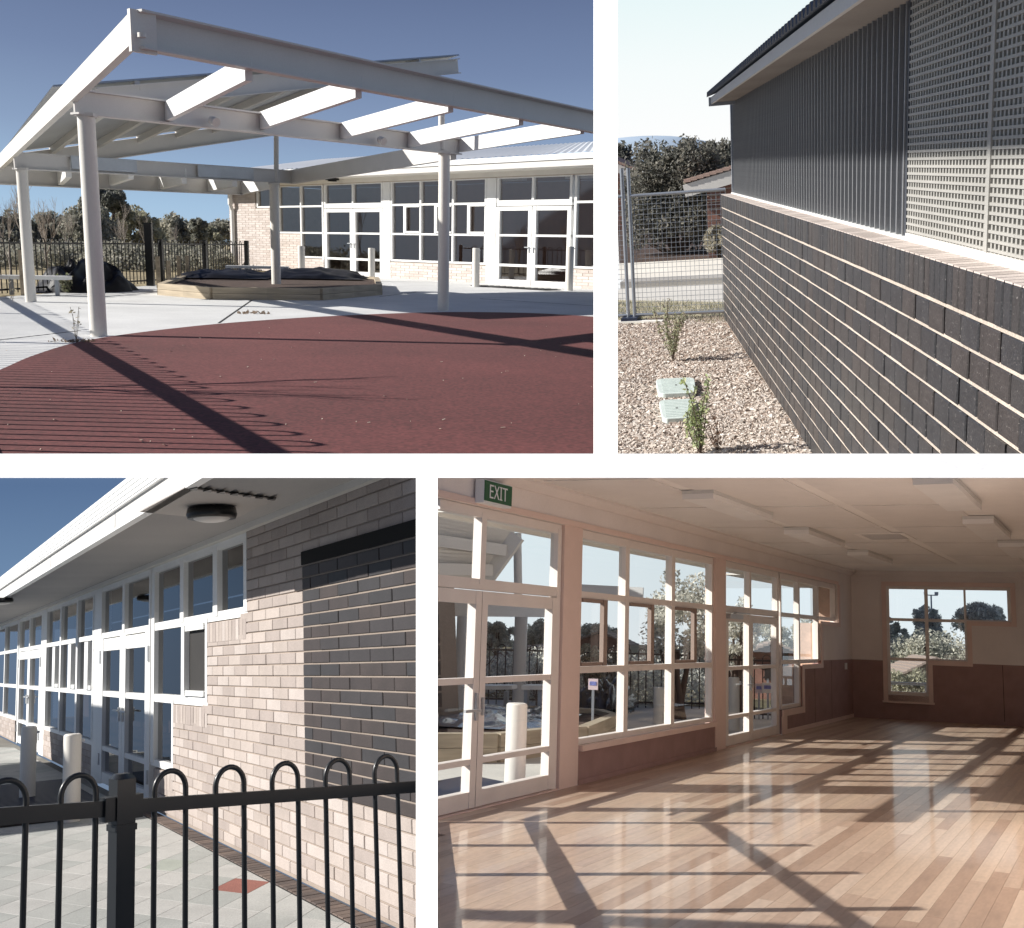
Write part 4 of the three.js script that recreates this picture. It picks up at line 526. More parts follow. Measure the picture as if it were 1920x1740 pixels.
  part('head_board', cut(rect(uF, ub[0], yTop + .03, yS + .02), -.1, .03), M.cream, b); part('cornice_board', cut(rect(uF, uE, yS - .05, yS + .01), .006, .06), M.cream, b);
  // inside
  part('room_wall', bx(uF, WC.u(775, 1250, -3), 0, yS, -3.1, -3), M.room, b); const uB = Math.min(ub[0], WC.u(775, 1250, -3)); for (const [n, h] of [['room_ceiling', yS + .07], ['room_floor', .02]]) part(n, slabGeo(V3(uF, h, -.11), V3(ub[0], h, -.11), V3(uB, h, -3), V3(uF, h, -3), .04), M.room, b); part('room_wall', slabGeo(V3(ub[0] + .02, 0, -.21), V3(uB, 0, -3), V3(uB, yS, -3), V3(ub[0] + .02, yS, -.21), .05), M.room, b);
  // soffit of corrugated sheet, flat light panel, gutter and roof edge
  const off = 1.0, soff = mottled([176, 170, 164], .03, 2, { roughness: .6 }); const E0 = WC.local(P.g(300, 861, yS)), E1 = WC.local(P.g(790, 861, yS)); const uEnd = z => E0.x + (z - E0.z) * (E1.x - E0.x) / (E1.z - E0.z);
  { const pos = [], idx = [], n = 44; for (let i = 0; i <= n; i++) { const z = .06 + (off - .1) * i / n, d = i % 2 ? .014 : 0; pos.push(uF, yS + d, z, Math.min(uEnd(z), uE + 1), yS + d, z); if (i < n) idx.push(2 * i, 2 * i + 1, 2 * i + 3, 2 * i, 2 * i + 3, 2 * i + 2); } const g = new THREE.BufferGeometry(); g.setAttribute('position', new THREE.Float32BufferAttribute(pos, 3)); g.setIndex(idx); const g2 = g.toNonIndexed(); g2.computeVertexNormals(); part('soffit', muv(g2), soff, b); }
  part('soffit_backing', slabGeo(V3(uF, yS + .03, off), V3(uEnd(off), yS + .03, off), V3(uEnd(0), yS + .03, -.2), V3(uF, yS + .03, -.2), .012), M.cream, b);
  { const q = [[262, 960], [346, 915], [517, 937], [432, 976]].map(p => WC.local(P.g(...p, yS - .012))); part('light_panel', slabGeo(...q, -.008), soff, b); const teeth = []; const a = q[1], c = q[2]; for (let i = 0; i < 7; i++) { const p = a.clone().lerp(c, (i + .3) / 7), r = a.clone().lerp(c, (i + .9) / 7), m = p.clone().lerp(r, .5).add(V3(.11, -.004, 0)); teeth.push(slabGeo(p.setY(yS - .02), r.setY(yS - .02), m.setY(yS - .02), m.clone().add(V3(-.001, 0, 0)), .006)); } part('dark_gap', teeth, M.black, b); }  // black plates paint the dark of the open corrugation ends
  for (const [X, Y, s, l] of [[397, 952, 1, 'round black rimmed bulkhead light under the corrugated soffit'], [2, 1121, 1, 'far round bulkhead light at the left edge under the soffit']]) { const p = P.g(X, Y, yS - .02); const t = thing(P, 'soffit_light', l, 'light', p.clone().setY(yS - .1)); part('rim', new THREE.LatheGeometry([[.105, .0], [.17, .0], [.18, .03], [.17, .075], [0, .075]].map(q => new THREE.Vector2(...q)), 36), M.black, t); part('diffuser', new THREE.SphereGeometry(.135, 28, 10, 0, 6.283, 1.571, 1.571).scale(1, .28, 1).translate(0, .01, 0), phy({ color: new THREE.Color(.75, .73, .7), roughness: .35, transmission: .3, thickness: 0 }), t); }
  { const r0 = WC.uy(200, 857, off), r1 = WC.uy(420, 857, off), cg = q => r0[1] + (q[0] - r0[0]) * (r1[1] - r0[1]) / (r1[0] - r0[0]) - q[1]; part('gutter', cut(rect(uF, 2, yS - .002, yS + .15), off - .06, off, cg), M.greySteel, b); for (const X of [216, 96]) { const gu = WC.uy(X, X > 100 ? 965 : 1030, off)[0]; part('gutter_joint', bx(gu, gu + .012, yS + .012, yS + .148, off, off + .003), M.galv, b); } part('gutter_lip', cut(rect(uF, 2, yS - .012, yS + .008), off - .055, off + .012, cg), M.white, b); const G = cut(rect(uF, 2, yS + .152, yS + .34), off - .05, off + .03, cg); part('roof_edge', G, M.white, b); for (let i = 0; i < 4; i++) part('roof_rib', cut(rect(uF, 2, yS + .17 + i * .042, yS + .185 + i * .042), off + .03, off + .036, cg), M.white, b); }
  // ---- ground: square slabs, brick edging, mat
  const gr = structure(P, 'ground', 'base under the slab paving beyond the hooped fence'); part('ground_sheet', poly([P.g(-60, 1800), P.g(800, 1800), WC.pt(1, 0, .0), WC.pt(-24, 0, 0), P.g(-60, 1395)], -.03), mottled([120, 118, 112], .1, 2), gr);
  const ze = WC.local(P.g(500, 1650)).z; const pav = structure(P, 'paving', 'square concrete slabs in pale grey with a few red and green ones');
  const e1 = V3(Math.sin(28 * D2R), 0, -Math.cos(28 * D2R)).multiplyScalar(.365), e2 = V3(Math.sin(138.5 * D2R), 0, -Math.cos(138.5 * D2R)).multiplyScalar(.352);
  const tone = { n: [[172, 172, 168], [165, 166, 162], [177, 176, 172], [160, 162, 158]].map((c, i) => mottled(c, .06, 1.2, { roughness: .9 }, 1, 221 + i, .001)), r: [mottled([136, 88, 78], .1, 1, {}, 1, 226)], p: [mottled([168, 144, 138], .08, 1, {}, 1, 227)], g: [mottled([160, 165, 156], .08, 1, {}, 1, 228)] };
  const slab = (() => { const k = .985, a = e1.clone().multiplyScalar(k), c = e2.clone().multiplyScalar(k), o = a.clone().add(c).multiplyScalar(-.5); const s = new THREE.Shape([o, o.clone().add(a), o.clone().add(a).add(c), o.clone().add(c)].map(p => new THREE.Vector2(p.x, -p.z))); return [0, 1, 2].map(i => muv(new THREE.ExtrudeGeometry(s, { depth: .03, bevelEnabled: true, bevelSize: .002, bevelThickness: .002, bevelSegments: 1 }).rotateX(-Math.PI / 2).translate(0, -.034, 0), i * .37)); })();
  const org = P.g(452, 1660); const special = { '0_0': 'r', '-3_-6': 'p', '1_-3': 'g', '4_0': 'p', '2_0': 'p' }; const list = [];
  for (let i = -20; i < 60; i++) for (let j = -70; j < 14; j++) { const p = org.clone().addScaledVector(e1, i).addScaledVector(e2, j); const l = WC.local(p); if (l.x < -23) continue; const cor = [[-.5, -.5], [.5, -.5], [.5, .5], [-.5, .5]].map(([a, b2]) => WC.local(p.clone().addScaledVector(e1, a * .985).addScaledVector(e2, b2 * .985))); if (cor.every(q => q.z < ze + .006)) continue; let cutS = null; if (cor.some(q => q.z < ze + .006)) { const q = clipPoly(cor.map(q2 => [q2.x, q2.z]), q2 => q2[1] - ze - .006); if (q.length < 3) continue; cutS = q.map(([a, b2]) => WC.pt(a, 0, b2).sub(p)); } const [X, Y, d] = P.px(p); if (d < 4 || X < -70 || X > 805 || Y > 1830 || Y < 1400) continue; list.push([p, d, i, j, cutS]); }
  list.sort((a, b2) => a[1] - b2[1]); const rest = []; list.forEach(([p, d, i, j, cutS], n) => { const sg = cutS ? poly(cutS, -.002, .03) : slab[n % 3]; const k = special[i + '_' + j] || (rnd() < .004 ? 'p' : 'n'), mm = tone[k][Math.floor(rnd() * tone[k].length)]; if (n < 300) part('slab', sg, mm, pav, p); else rest.push(sg.clone().translate(p.x, p.y, p.z)); }); if (rest.length) part('slabs', rest, tone.n[0], pav).userData.kind = 'stuff';
  { const ed = thing(P, 'brick_edging', 'dark brick edging course along the foot of the pale brick wall', 'edging', WC.a, WC.yaw); const eb = [[96, 84, 78], [84, 74, 70], [108, 94, 86]].map((c, i) => mottled(c, .1, .5, {}, 1, 231 + i)); let n = 0; const gs = eb.map(() => brickGeo(.086, ze - .02, .05).rotateX(-Math.PI / 2)); for (let k = uE; k > u(292); k -= .094, n++) part('brick', gs[n % 3], eb[Math.floor(rnd() * 3)], ed, V3(k - .05, -.022 + rr(-.002, .002), ze / 2)); part('mortar', bx(u(292), uE, -.06, -.004, 0, ze), M.dark, ed); }
  for (const [X, Yb, Yt, l] of [[133, 1540, 1376, 'cream bollard standing before the near double doors beyond the fence'], [51, 1498, 1362, 'cream bollard farther along the glazed front beyond the fence']]) { const p = P.g(X, Yb), d = P.ray(X, Yt); bollard(P, p, 1.6 + d.y * Math.hypot(p.x, p.z) / Math.hypot(d.x, d.z), (X > 100 ? 14.5 : 12.5) / F * -p.z, l); }
  { const p = P.g(120, 1530); const t = thing(P, 'door_mat', 'dark ribbed mat grille before the near double doors', 'mat', WC.pt(u(236), .0, ze + .75), WC.yaw); part('frame', bx(-2.6, 1.6, .002, .02, -.6, .7), M.dark, t); for (let i = 0; i < 34; i++) part('rib', bx(-2.58 + i * .123, -2.51 + i * .123, .021, .032, -.58, .68), M.navy, t); }
  // ---- hooped fence in front
  { const a = P.at(-60, 1534.5, 3.555), c = P.at(800, 1473.6, 4.44); const azf = Math.atan2(c.x - a.x, -(c.z - a.z)), len = Math.hypot(c.x - a.x, c.z - a.z), Wf = new Wall(P, a.clone().setY(0), azf / D2R); const rail = a.y; const sl = (c.y - a.y) / len;
    const t = thing(P, 'hooped_fence', 'black tubular hooped fence in front of the pale brick building', 'fence', a.clone().setY(0), Wf.yaw); const ux = X => Wf.u(X, 1500); const rad = .0092;
    for (const [X0, X1, Yt] of [[-30, 49, 1457], [114, 179.5, 1448], [289.5, 348, 1440], [404.5, 457.5, 1433], [510.5, 559, 1426], [611, 656.5, 1420], [703.5, 746, 1413]]) { const x0 = ux(X0), x1 = ux(X1), mX = (X0 + X1) / 2, top = Wf.uy(mX, Yt)[1], r = (x1 - x0) / 2, pts = [V3(x0, -.05, 0), V3(x0, .4, 0), V3(x0, .8, 0), V3(x0, top - r * 1.5, 0), V3(x0, top - rad - r * 1.1, 0)]; for (let i = 1; i < 24; i++) { const q = Math.PI - i / 24 * Math.PI; pts.push(V3((x0 + x1) / 2 + Math.cos(q) * r, top - rad - r * 1.1 + Math.sin(q) * r * 1.1, 0)); } pts.push(V3(x1, top - rad - r * 1.1, 0), V3(x1, top - r * 1.5, 0), V3(x1, .8, 0), V3(x1, .4, 0), V3(x1, -.05, 0)); part('hoop', new THREE.TubeGeometry(new THREE.CatmullRomCurve3(pts, false, 'centripetal'), 200, rad, 12), M.blackGloss, t); }
    const px = ux(229), rr2 = .031; const yr = x => rail + sl * x; const hb2 = .026; part('rail', bar(V3(0, yr(0), 0), V3(px - rr2, yr(px - rr2), 0), .024, hb2 * 1.9), M.blackGloss, t); part('rail', bar(V3(px + rr2, yr(px), 0), V3(len, yr(len), 0), .024, hb2 * 1.7), M.blackGloss, t);
    const pt = Wf.uy(229, 1460)[1]; part('post', bx(px - rr2, px + rr2, -.05, pt, -rr2, rr2), M.blackGloss, t); part('post_cap', new THREE.CylinderGeometry(rr2 * .9, rr2 * 1.42, .016, 4, 1).rotateY(Math.PI / 4).translate(px, pt + .0085, 0), M.blackGloss, t); part('bracket', [bx(px - rr2 - .035, px - rr2 - .001, yr(px) - .036, yr(px) + .038, -.02, .024), bx(px + rr2 + .001, px + rr2 + .03, yr(px) - .036, yr(px) + .038, -.02, .024), bx(px - rr2 - .004, px + rr2 + .004, yr(px) - .07, yr(px) - .05, -rr2 - .004, rr2 + .004)], M.blackGloss, t); }
  { const t = thing(P, 'steel_canopy', 'flat canopy beside the glazed building that shades the feet of its doors', 'canopy', WC.a, WC.yaw); part('roof_sheet', bx(-17, -8.5, 4.3, 4.4, 5.6, 9.5), M.cream, t); for (const x of [-16.5, -9]) for (const z of [6, 9]) part('column', cyl(.08, .08, 4.3, x, 0, z), M.cream, t); }
  // ---- a tree and hedge out of the picture on the left that the panes mirror
  tree(P, 'bare_tree', 'bare winter tree mirrored in the panes of the glazed building', WC.pt(-9, 0, 14), { trunk: 2, r: .12, levels: 4, spread: .6, lift: .6 });
}
// ================================================================== D: timber floored hall with a glazed wall
const D = new Place(1369, 1193, 1.6, 1, [803, 862, 1945, 1800]);
{
  const P = D, WD = new Wall(P, P.g(820, 1537), 18.3), u = X => WD.u(X, 1230); const uC = u(1598), WE = new Wall(P, WD.pt(uC, 0), 99.4);
  const yS = .435, yR = 1.19, yT = 2.0, yTop = 2.66, yCe = 3.07, u0 = u(804), uw = X => WE.u(X, 1200);
  const tx = { wall: mottled([235, 225, 219], .025, 2, { roughness: .75 }, .6, 301), dado: mottled([160, 129, 123], .05, .8, { roughness: .8 }, .8, 302, .001), trim: mottled([230, 204, 192], .03, 1, { roughness: .5 }, .6, 303), panel: mottled([234, 228, 223], .02, 1.5, { roughness: .9 }, .8, 307), ceil: mottled([244, 238, 232], .02, 1.5, { roughness: .9 }, .8, 304), frame: mottled([234, 224, 216], .02, 1, { roughness: .45 }, .5, 305), out: mottled([205, 203, 196], .06, 3, { roughness: .95 }, .8, 306) };
  // ---- floor of boards laid along the glazed wall
  const woods = [[206, 180, 158], [194, 167, 146], [215, 191, 170], [180, 151, 130], [201, 175, 155], [210, 184, 161]].map((c, i) => { const m = tex(256, (x, y) => mul(c, .93 + .1 * fbm(x * .25, y * 12, 4, 311 + i) + .06 * (vnoise(x * .25, y, 128, 330 + i) - .5) - .08 * Math.pow(vnoise(x * .5, y * 3, 8, 341 + i), 5)), 1.6); return phy({ map: m, roughness: .45, clearcoat: .38, clearcoatRoughness: .08 }); });
  const fl = structure(P, 'floor', 'polished timber board floor of the hall', WD.a, WD.yaw); const bw = .105, cand = []; const lb = [WD.local(P.g(806, 1545)), WD.local(P.g(810, 1800))]; const uLeft = z => lb[0].x + (z - lb[0].z) * (lb[1].x - lb[0].x) / (lb[1].z - lb[0].z);
  { const gs = {}; let row = 0; const vis = (x, z) => { const [X, Y, d] = P.px(WD.pt(x, 0, z)); return d > .5 && X > 800 && X < 1950 && Y < 1815; };
    for (let z = .0; z < 6.2; z += bw, row++) { let x = -4.5 - rr(0, 2); while (x < uC + 6) { const l = [1.8, 2.4, 3.0, 3.6, 4.2][Math.floor(rnd() * 5)]; const x1 = x + l; let ok = false; for (let k = 0; k <= 6; k++) if (vis(x + l * k / 6, z + bw / 2)) ok = true; const beyond = WE.local(WD.pt(x, 0, z + bw / 2)).z; if (ok && beyond > .02 && x1 > uLeft(z) + .1) { const xc = Math.max(x, uLeft(z + bw)); let l2 = x1 - xc; const be1 = WE.local(WD.pt(x1, 0, z + bw / 2)).z; if (be1 < 0) l2 = (x + l * beyond / (beyond - be1)) - xc; if (l2 > .05) cand.push([xc, z, l2]); } x = x1; } }
    cand.forEach(([x, z, l], i) => { const key = l.toFixed(2); const g = gs[key] || (gs[key] = (() => { const q = new THREE.BoxGeometry(l - .0015, .02, bw - .0014); return muv(q); })()); const o = part('board', g, woods[Math.floor(rnd() * 6)], fl, V3(x + l / 2, -.01 + rr(-.0003, .0003), z + bw / 2)); }); 
    part('subfloor', slabGeo(V3(uLeft(0), -.0205, 0), V3(uLeft(3.6), -.021, 3.6), V3(uC, -.021, 6), V3(uC, -.021, 0), .1), M.dark, fl); }
  // ---- glazed wall
  const wl = structure(P, 'glazed_wall', 'long wall of white framed windows and double doors on the left of the hall', WD.a, WD.yaw);
  const th = .16; // wall thickness, outwards
  { const t0 = WD.uy(806, 878)[1]; part('upper_wall', muv(new THREE.ExtrudeGeometry(new THREE.Shape([[u0, yTop + .05], [uC, yTop + .05], [uC, yCe], [u0 + .25, yCe], [u0, Math.min(yCe, t0)]].map(q => new THREE.Vector2(...q))), { depth: th, bevelEnabled: false }).translate(0, 0, -th)), tx.wall, wl); }
  const cs = [u(1467), u(1502.5), u(1538), u(1571)];
  part('upper_wall', [bx(cs[3] + .05, uC, 1.2, yTop + .049, -th, 0), bx(cs[2] + .05, cs[3] + .049, 1.2, yT - .1, -th, 0)], tx.wall, wl);
  part('dado', [bx(cs[2] + .05, uC, 0, 1.199, -th, 0), bx(cs[1] + .05, cs[2] + .049, 0, yR - .08, -th, 0), bx(cs[0], cs[1] + .049, 0, yS - .05, -th, 0), bx(u(1089), u(1345), .02, yS - .07, -th, -.01)], tx.dado, wl);
  part('post', [bx(u(1054), u(1088), 0, yTop + .05, -th, .0)], tx.trim, wl); part('post', bx(u(1342), u(1361), 0, yTop + .05, -th, .0), tx.trim, wl);
  part('architrave', [bx(u0, uC - 1.25, yTop + .052, yTop + .11, .001, .022)], tx.trim, wl); part('architrave', [bx(u(1090), u(1342), yS - .09, yS - .03, -.012, .04)], tx.trim, wl);
  { const a = .08, z0 = .001, z1 = .022; const mk = (x0, x1, a0, a1) => part('architrave', bx(x0, x1, a0, a1, z0, z1), tx.trim, wl); mk(cs[3] + .05, cs[3] + .19, yT - .14, yTop + .051); mk(cs[2] + .05, cs[3] + .049, yT - .14, yT - .06); mk(cs[2] + .05, cs[2] + .16, yR - .13, yT - .141); mk(cs[1] + .05, cs[2] + .049, yR - .13, yR - .05); mk(cs[1] + .05, cs[1] + .15, yS - .14, yR - .131); mk(cs[0] - .05, cs[1] + .049, yS - .14, yS - .03); mk(cs[0] - .08, cs[0] + .2, 0, yS - .141); }
  part('threshold', [bx(u0 + .16, u(1053), -.03, .012, -th, -.001), bx(u(1362), u(1464), -.03, .012, -th, -.001)], tx.trim, wl);
  for (const x of [12.6, 13.9]) part('panel_joint', bx(x, x + .012, .08, 1.19, .0005, .002), M.dark, wl);
  part('skirting', [bx(cs[0] + .21, uC, 0, .07, .001, .016)], tx.trim, wl); part('skirting', bx(u(1089), u(1344), 0, .05, -.009, .004), tx.dado, wl);
  const w = .045, T = .05; const bay = (name, posts, rails, panes, z = -.07, par = wl) => { const g = new THREE.Group(); g.name = name; par.add(g); for (const [a, c, d, e] of posts) part('mullion', bx(a, c, d, e, z - .05, z + .04), tx.frame, g); for (const [a, c, yy, hh] of rails) part('transom', bx(a, c, yy - hh / 2, yy + hh / 2, z - .045, z + .035), tx.frame, g); for (const [a, c, d, e] of panes) part('pane', new THREE.PlaneGeometry(c - a, e - d).translate((a + c) / 2, (d + e) / 2, z - .01), M.glass, g); return g; };
  const doors = (a, c, d, leftOpen) => { bay('window', [...(leftOpen ? [] : [[a, a + w * 1.6, 0, yTop]]), [c - w, c + w, yT, yTop], [d - w * 1.8, d, 0, yTop]], [[a, d, yTop, .09], [a, d, yT, .1]], [[a, c, yT, yTop], [c, d, yT, yTop]]); for (const [p, q, s] of [[leftOpen ? a : a + w * 1.6, c - .006, 1], [c + .006, d - w * 1.8, -1]]) { const g = bay('door', [...(s > 0 && leftOpen ? [] : [[p, p + .1, .02, yT - .06]]), [q - .1, q, .02, yT - .06]], [[p, q, .09, .14], [p, q, .42, .05], [p, q, yR - .06, .055], [p, q, yT - .12, .12]], [[p, q, .16, .4], [p, q, .44, yR - .08], [p, q, yR - .03, yT - .18]], -.065); if (s > 0) { part('handle', [bx(q - .07, q - .035, .78, 1.02, -.02, .0), bx(q - .3, q - .035, .86, .885, .01, .035)], M.zinc, g); } else part('handle', bx(p + .035, p + .06, .82, .98, -.02, .0), M.zinc, g); } };
  doors(u0 + .13, u(905), u(1053), true); doors(u(1362), u(1411), u(1464), false); { const g = bay('door_closer', [], [], []); part('closer', [bx(u(1364), u(1388), 1.86, 1.93, -.02, .05), bx(u(1375), u(1400), 1.94, 1.96, 0, .06)], M.zinc, g); }
  { const c = [u(1088), u(1179), u(1266), u(1341)]; const g = bay('window', c.map((x, i) => [i ? x - w * 1.3 : x, i === 3 ? x : x + w * 1.3, yS - .03, yTop]), [[c[0], c[3], yTop, .09], [c[0], c[3], yT, .07], [c[0], c[3], yR, .07], [c[0], c[3], yS, .06]], [0, 1, 2].flatMap(i => [[c[i], c[i + 1], yT, yTop], [c[i], c[i + 1], yR, yT], [c[i], c[i + 1], yS, yR]])); for (let i = 0; i < 3; i++) { const m = c[i] + (c[i + 1] - c[i]) * .45; part('sliding_sash', [bx(m, m + .1, yR + .04, yT - .04, -.05, .0), bx(c[i] + w * 1.4, m, yR + .04, yR + .08, -.06, -.01), bx(c[i] + w * 1.4, m, yT - .08, yT - .04, -.06, -.01)], mottled([150, 132, 122], .05, 1), g); part('latch', bx(m + .1, m + .13, 1.42, 1.52, -.03, -.005), M.black, g); } }
  { bay('window', [[cs[0], cs[0] + w * 1.5, yS - .03, yTop], [cs[1] - w, cs[1] + w, yS - .03, yTop], [cs[2] - w, cs[2] + w, yR, yTop], [cs[3] - w, cs[3] + w, yT, yTop]], [[cs[0], cs[3], yTop, .09], [cs[0], cs[3], yT, .07], [cs[0], cs[2], yR, .07], [cs[0], cs[1], yS, .06]], [[cs[0], cs[1], yT, yTop], [cs[1], cs[2], yT, yTop], [cs[2], cs[3], yT, yTop], [cs[0], cs[1], yR, yT], [cs[1], cs[2], yR, yT], [cs[0], cs[1], yS, yR]]); }
  part('power_outlet', bx(15.05, 15.2, 1.0, 1.13, .001, .02), M.white, wl);
  { const m = [u0, u(1598)]; part('cornice', sweep([[0, 0], [.02, -.0], [.1, .07], [.1, .1], [0, .1]].map(q => [-q[0], q[1]]), V3(m[0], yCe - .1, 0), V3(m[1], yCe - .1, 0)).scale(1, 1, -1).scale(1, 1, -1), tx.wall, wl); }
  // windows of the hall nearer than the picture shows; the sun comes through them as well
  { const P0 = P.g(797, 1540), P1 = P.g(797, 1850); const az = Math.atan2(P1.x - P0.x, -(P1.z - P0.z)) / D2R, WS = new Wall(P, P0, az); const s = structure(P, 'side_glazing', 'near end of the glazed wall at the hall entrance', WS.a, WS.yaw); const len = P0.distanceTo(P1); for (const x of [.0, .95, 1.9, 2.85]) if (x < len) part('mullion', bx(x, x + .09, 0, 1.42, -.01, .01), tx.frame, s); for (const y of [.05, .43, 1.15]) part('transom', bx(0, len, y - .04, y + .04, -.0095, .0095), tx.frame, s); }
  // ---- end wall
  const we = structure(P, 'end_wall', 'far end wall of the hall with a stepped window above a dark dado', WE.a, WE.yaw); const xe = uw(2010);
  const ex = [uw(1663), uw(1738.5), uw(1813.5), uw(1898)], et = 2.76, eT = 2.06, eR = 1.24, eS = .5;
  part('upper_wall', [bx(0, ex[0], 1.2, yCe, -th, 0), bx(ex[0] + .001, xe, et, yCe, -th, 0), bx(ex[3], xe, 1.2, et - .001, -th, 0), bx(ex[2], ex[3] - .001, 1.2, eT, -th, 0)], tx.wall, we);
  part('dado', [bx(0, ex[0], 0, 1.199, -th, 0), bx(ex[0] + .001, ex[1], 0, eS, -th, 0), bx(ex[1] + .001, xe, 0, 1.199, -th, 0)], tx.dado, we); for (const x of [2.9, 4.1]) part('panel_joint', bx(x, x + .01, .08, 1.19, .0005, .002), M.dark, we); part('skirting', bx(.02, xe, 0, .07, .001, .016), tx.dado, we);
  { const A2 = .09, mk = (x0, x1, a0, a1) => part('architrave', bx(x0, x1, a0, a1, .001, .024), tx.trim, we); mk(ex[0] - A2, ex[3] + A2, et, et + A2); mk(ex[0] - A2, ex[0], eS - .12, et - .001); mk(ex[3], ex[3] + A2, eT - A2, et - .001); mk(ex[2], ex[3] - .001, eT - A2, eT); mk(ex[2] - .001, ex[2] + A2, eR - .1, eT - A2 - .001); mk(ex[1] + .001, ex[2] - .002, eR - .1, eR); mk(ex[1], ex[1] + A2, eS - .12, eR - .101); part('sill', bx(ex[0] - A2 - .02, ex[1] + A2 + .02, eS - .16, eS - .121, .001, .06), tx.trim, we); part('sill', bx(ex[0] + .001, ex[1] - .001, eS - .12, eS, -th + .002, .0), tx.trim, we); }
  bay('window', [[ex[0], ex[0] + .06, eS, et], [ex[1] - .035, ex[1] + .035, eS, et], [ex[2] - .04, ex[2], eR, et], [ex[3] - .06, ex[3], eT, et]], [[ex[0], ex[3], et - .03, .06], [ex[0], ex[3], eT, .06], [ex[0], ex[2], eR, .06], [ex[0], ex[1], eS + .04, .07]], [[ex[0], ex[1], eT, et], [ex[1], ex[2], eT, et], [ex[2], ex[3], eT, et], [ex[0], ex[1], eR, eT], [ex[1], ex[2], eR, eT], [ex[0], ex[1], eS, eR]], -.07, we);
  part('latch', bx(ex[1] - .06, ex[1] - .035, 1.42, 1.52, -.03, .0), M.black, we);
  part('cornice', bx(.1, xe, yCe - .1, yCe, .001, .09), tx.wall, we);
  // ---- ceiling of sheets with raised cover strips
  const ce = structure(P, 'ceiling', 'pale ceiling of flat sheets with cover strips'); const cq = (X, Y) => P.g(X, Y, yCe);
  part('ceiling_sheet', (() => { const a = WD.pt(u0, yCe), c = WD.pt(uC, yCe), d = WE.pt(xe, yCe), e = cq(2010, 880), f = cq(806, 880); return slabGeo(f, e, d, c, -.03); })(), tx.ceil, ce);
  { const e1 = WD.d, e2 = WE.d; const org = WD.pt(0, yCe - .006); const pg = (l1, l2) => { const s = new THREE.Shape([[0, 0], [l1, 0], [l1, l2], [0, l2]].map(([a, c]) => { const p = e1.clone().multiplyScalar(a).addScaledVector(e2, c); return new THREE.Vector2(p.x, -p.z); })); return muv(new THREE.ExtrudeGeometry(s, { depth: .008, bevelEnabled: false }).rotateX(-Math.PI / 2).translate(0, -.004, 0)); }; const G = pg(2.26, 1.06);
    for (let i = 0; i < 8; i++) for (let j = 0; j < 6; j++) { const p = org.clone().addScaledVector(e1, -1 + i * 2.4).addScaledVector(e2, .16 + j * 1.2); const cc = p.clone().addScaledVector(e1, 1.1).addScaledVector(e2, .5); const far = p.clone().addScaledVector(e1, 2.3); const [X, Y, d] = P.px(p.clone().addScaledVector(e2, .0)), ok = [[0, 0], [2.26, 0], [0, 1.06], [2.26, 1.06]].every(([a, b]) => { const q = P.px(p.clone().addScaledVector(e1, a).addScaledVector(e2, b)); return q[2] > 0 && q[1] > 882 && q[0] > 804 && q[0] < 1990; }); if (ok && WE.local(far).z > .12) part('ceiling_panel', G, tx.panel, ce, p); } }
  part('side_wall', (() => { const a = P.g(2010, 1800), c = WE.pt(xe, 0); const e = cq(2010, 882), t = c.clone().lerp(a, Math.min(1, (c.z - e.z) / (c.z - a.z))); return merge([slabGeo(c, t, t.clone().setY(yCe), c.clone().setY(yCe), .05), slabGeo(t, a, a.clone().setY(1.2), t.clone().setY(1.2), .05)]); })(), tx.wall, ce);
  // ---- ceiling lights, vent, exit sign
  const lightM = mottled([236, 232, 228], .01, 1, { roughness: .4 });
  const fit = (l, X, Y, n) => { const c = P.g(X, Y, yCe - .1); const t = thing(P, 'ceiling_light', l, 'ceiling light', c.clone().setY(yCe - .1), WD.yaw, 'ceiling batten lights'); part('housing', bx(-1.05, 1.05, .055, .092, -.17, .17), M.greySteel, t); part('diffuser', bx(-1.05, 1.05, 0, .054, -.165, .165), lightM, t); };
  fit('long unlit ceiling light nearest the glazed wall and second from the exit sign', 1370, 957); fit('unlit ceiling light in the middle of the row along the glazed wall', 1530, 1014); fit('unlit ceiling light farthest along the glazed wall', 1633, 1050); fit('large unlit ceiling light nearest the camera on the right', 1781, 935); fit('unlit ceiling light right of the square air vent', 1853, 998); fit('unlit ceiling light at the right edge of the ceiling', 1908, 1036);
  { const c = P.g(1660, 1006, yCe - .012); const t = thing(P, 'air_vent', 'square louvred air vent in the ceiling', 'vent', c, WD.yaw); part('frame', bx(-.5, .5, -.006, .004, -.34, .34), tx.ceil, t); part('throat', bx(-.4, .4, -.007, -.0062, -.26, .26), M.black, t); for (let i = 0; i < 7; i++) part('louvre', bx(-.4 + i * .115, -.4 + i * .115 + .05, -.011, -.0072, -.26, .26), tx.panel, t); }
  { const p = P.v(935, 925, WD.pt(0, 0, .12), 18.3); const t = thing(P, 'exit_sign', 'green illuminated EXIT sign with white letters above the left double doors', 'exit sign', p, WD.yaw); const wd = .5, hh = .185; part('case', bx(-wd / 2, wd / 2, -hh / 2 - .02, hh / 2 + .01, -.1, -.006), M.white, t); part('face', bx(-wd / 2 + .002, wd / 2 - .002, -hh / 2, hh / 2, -.0055, .0), mottled([20, 92, 58], .03, 1, { roughness: .4 }), t);
    const font = await new FontLoader().loadAsync('fonts/droid/droid_sans_regular.typeface.json'); const tg = new TextGeometry('EXIT', { font, size: .125, depth: .003, curveSegments: 4 }); tg.computeBoundingBox(); const bb = tg.boundingBox; tg.translate(-(bb.min.x + bb.max.x) / 2, -(bb.min.y + bb.max.y) / 2, 0); tg.scale(.95 * .34 / (bb.max.x - bb.min.x), 1, 1); part('lettering', muv(tg), M.white, t, V3(0, 0, .0005)); }
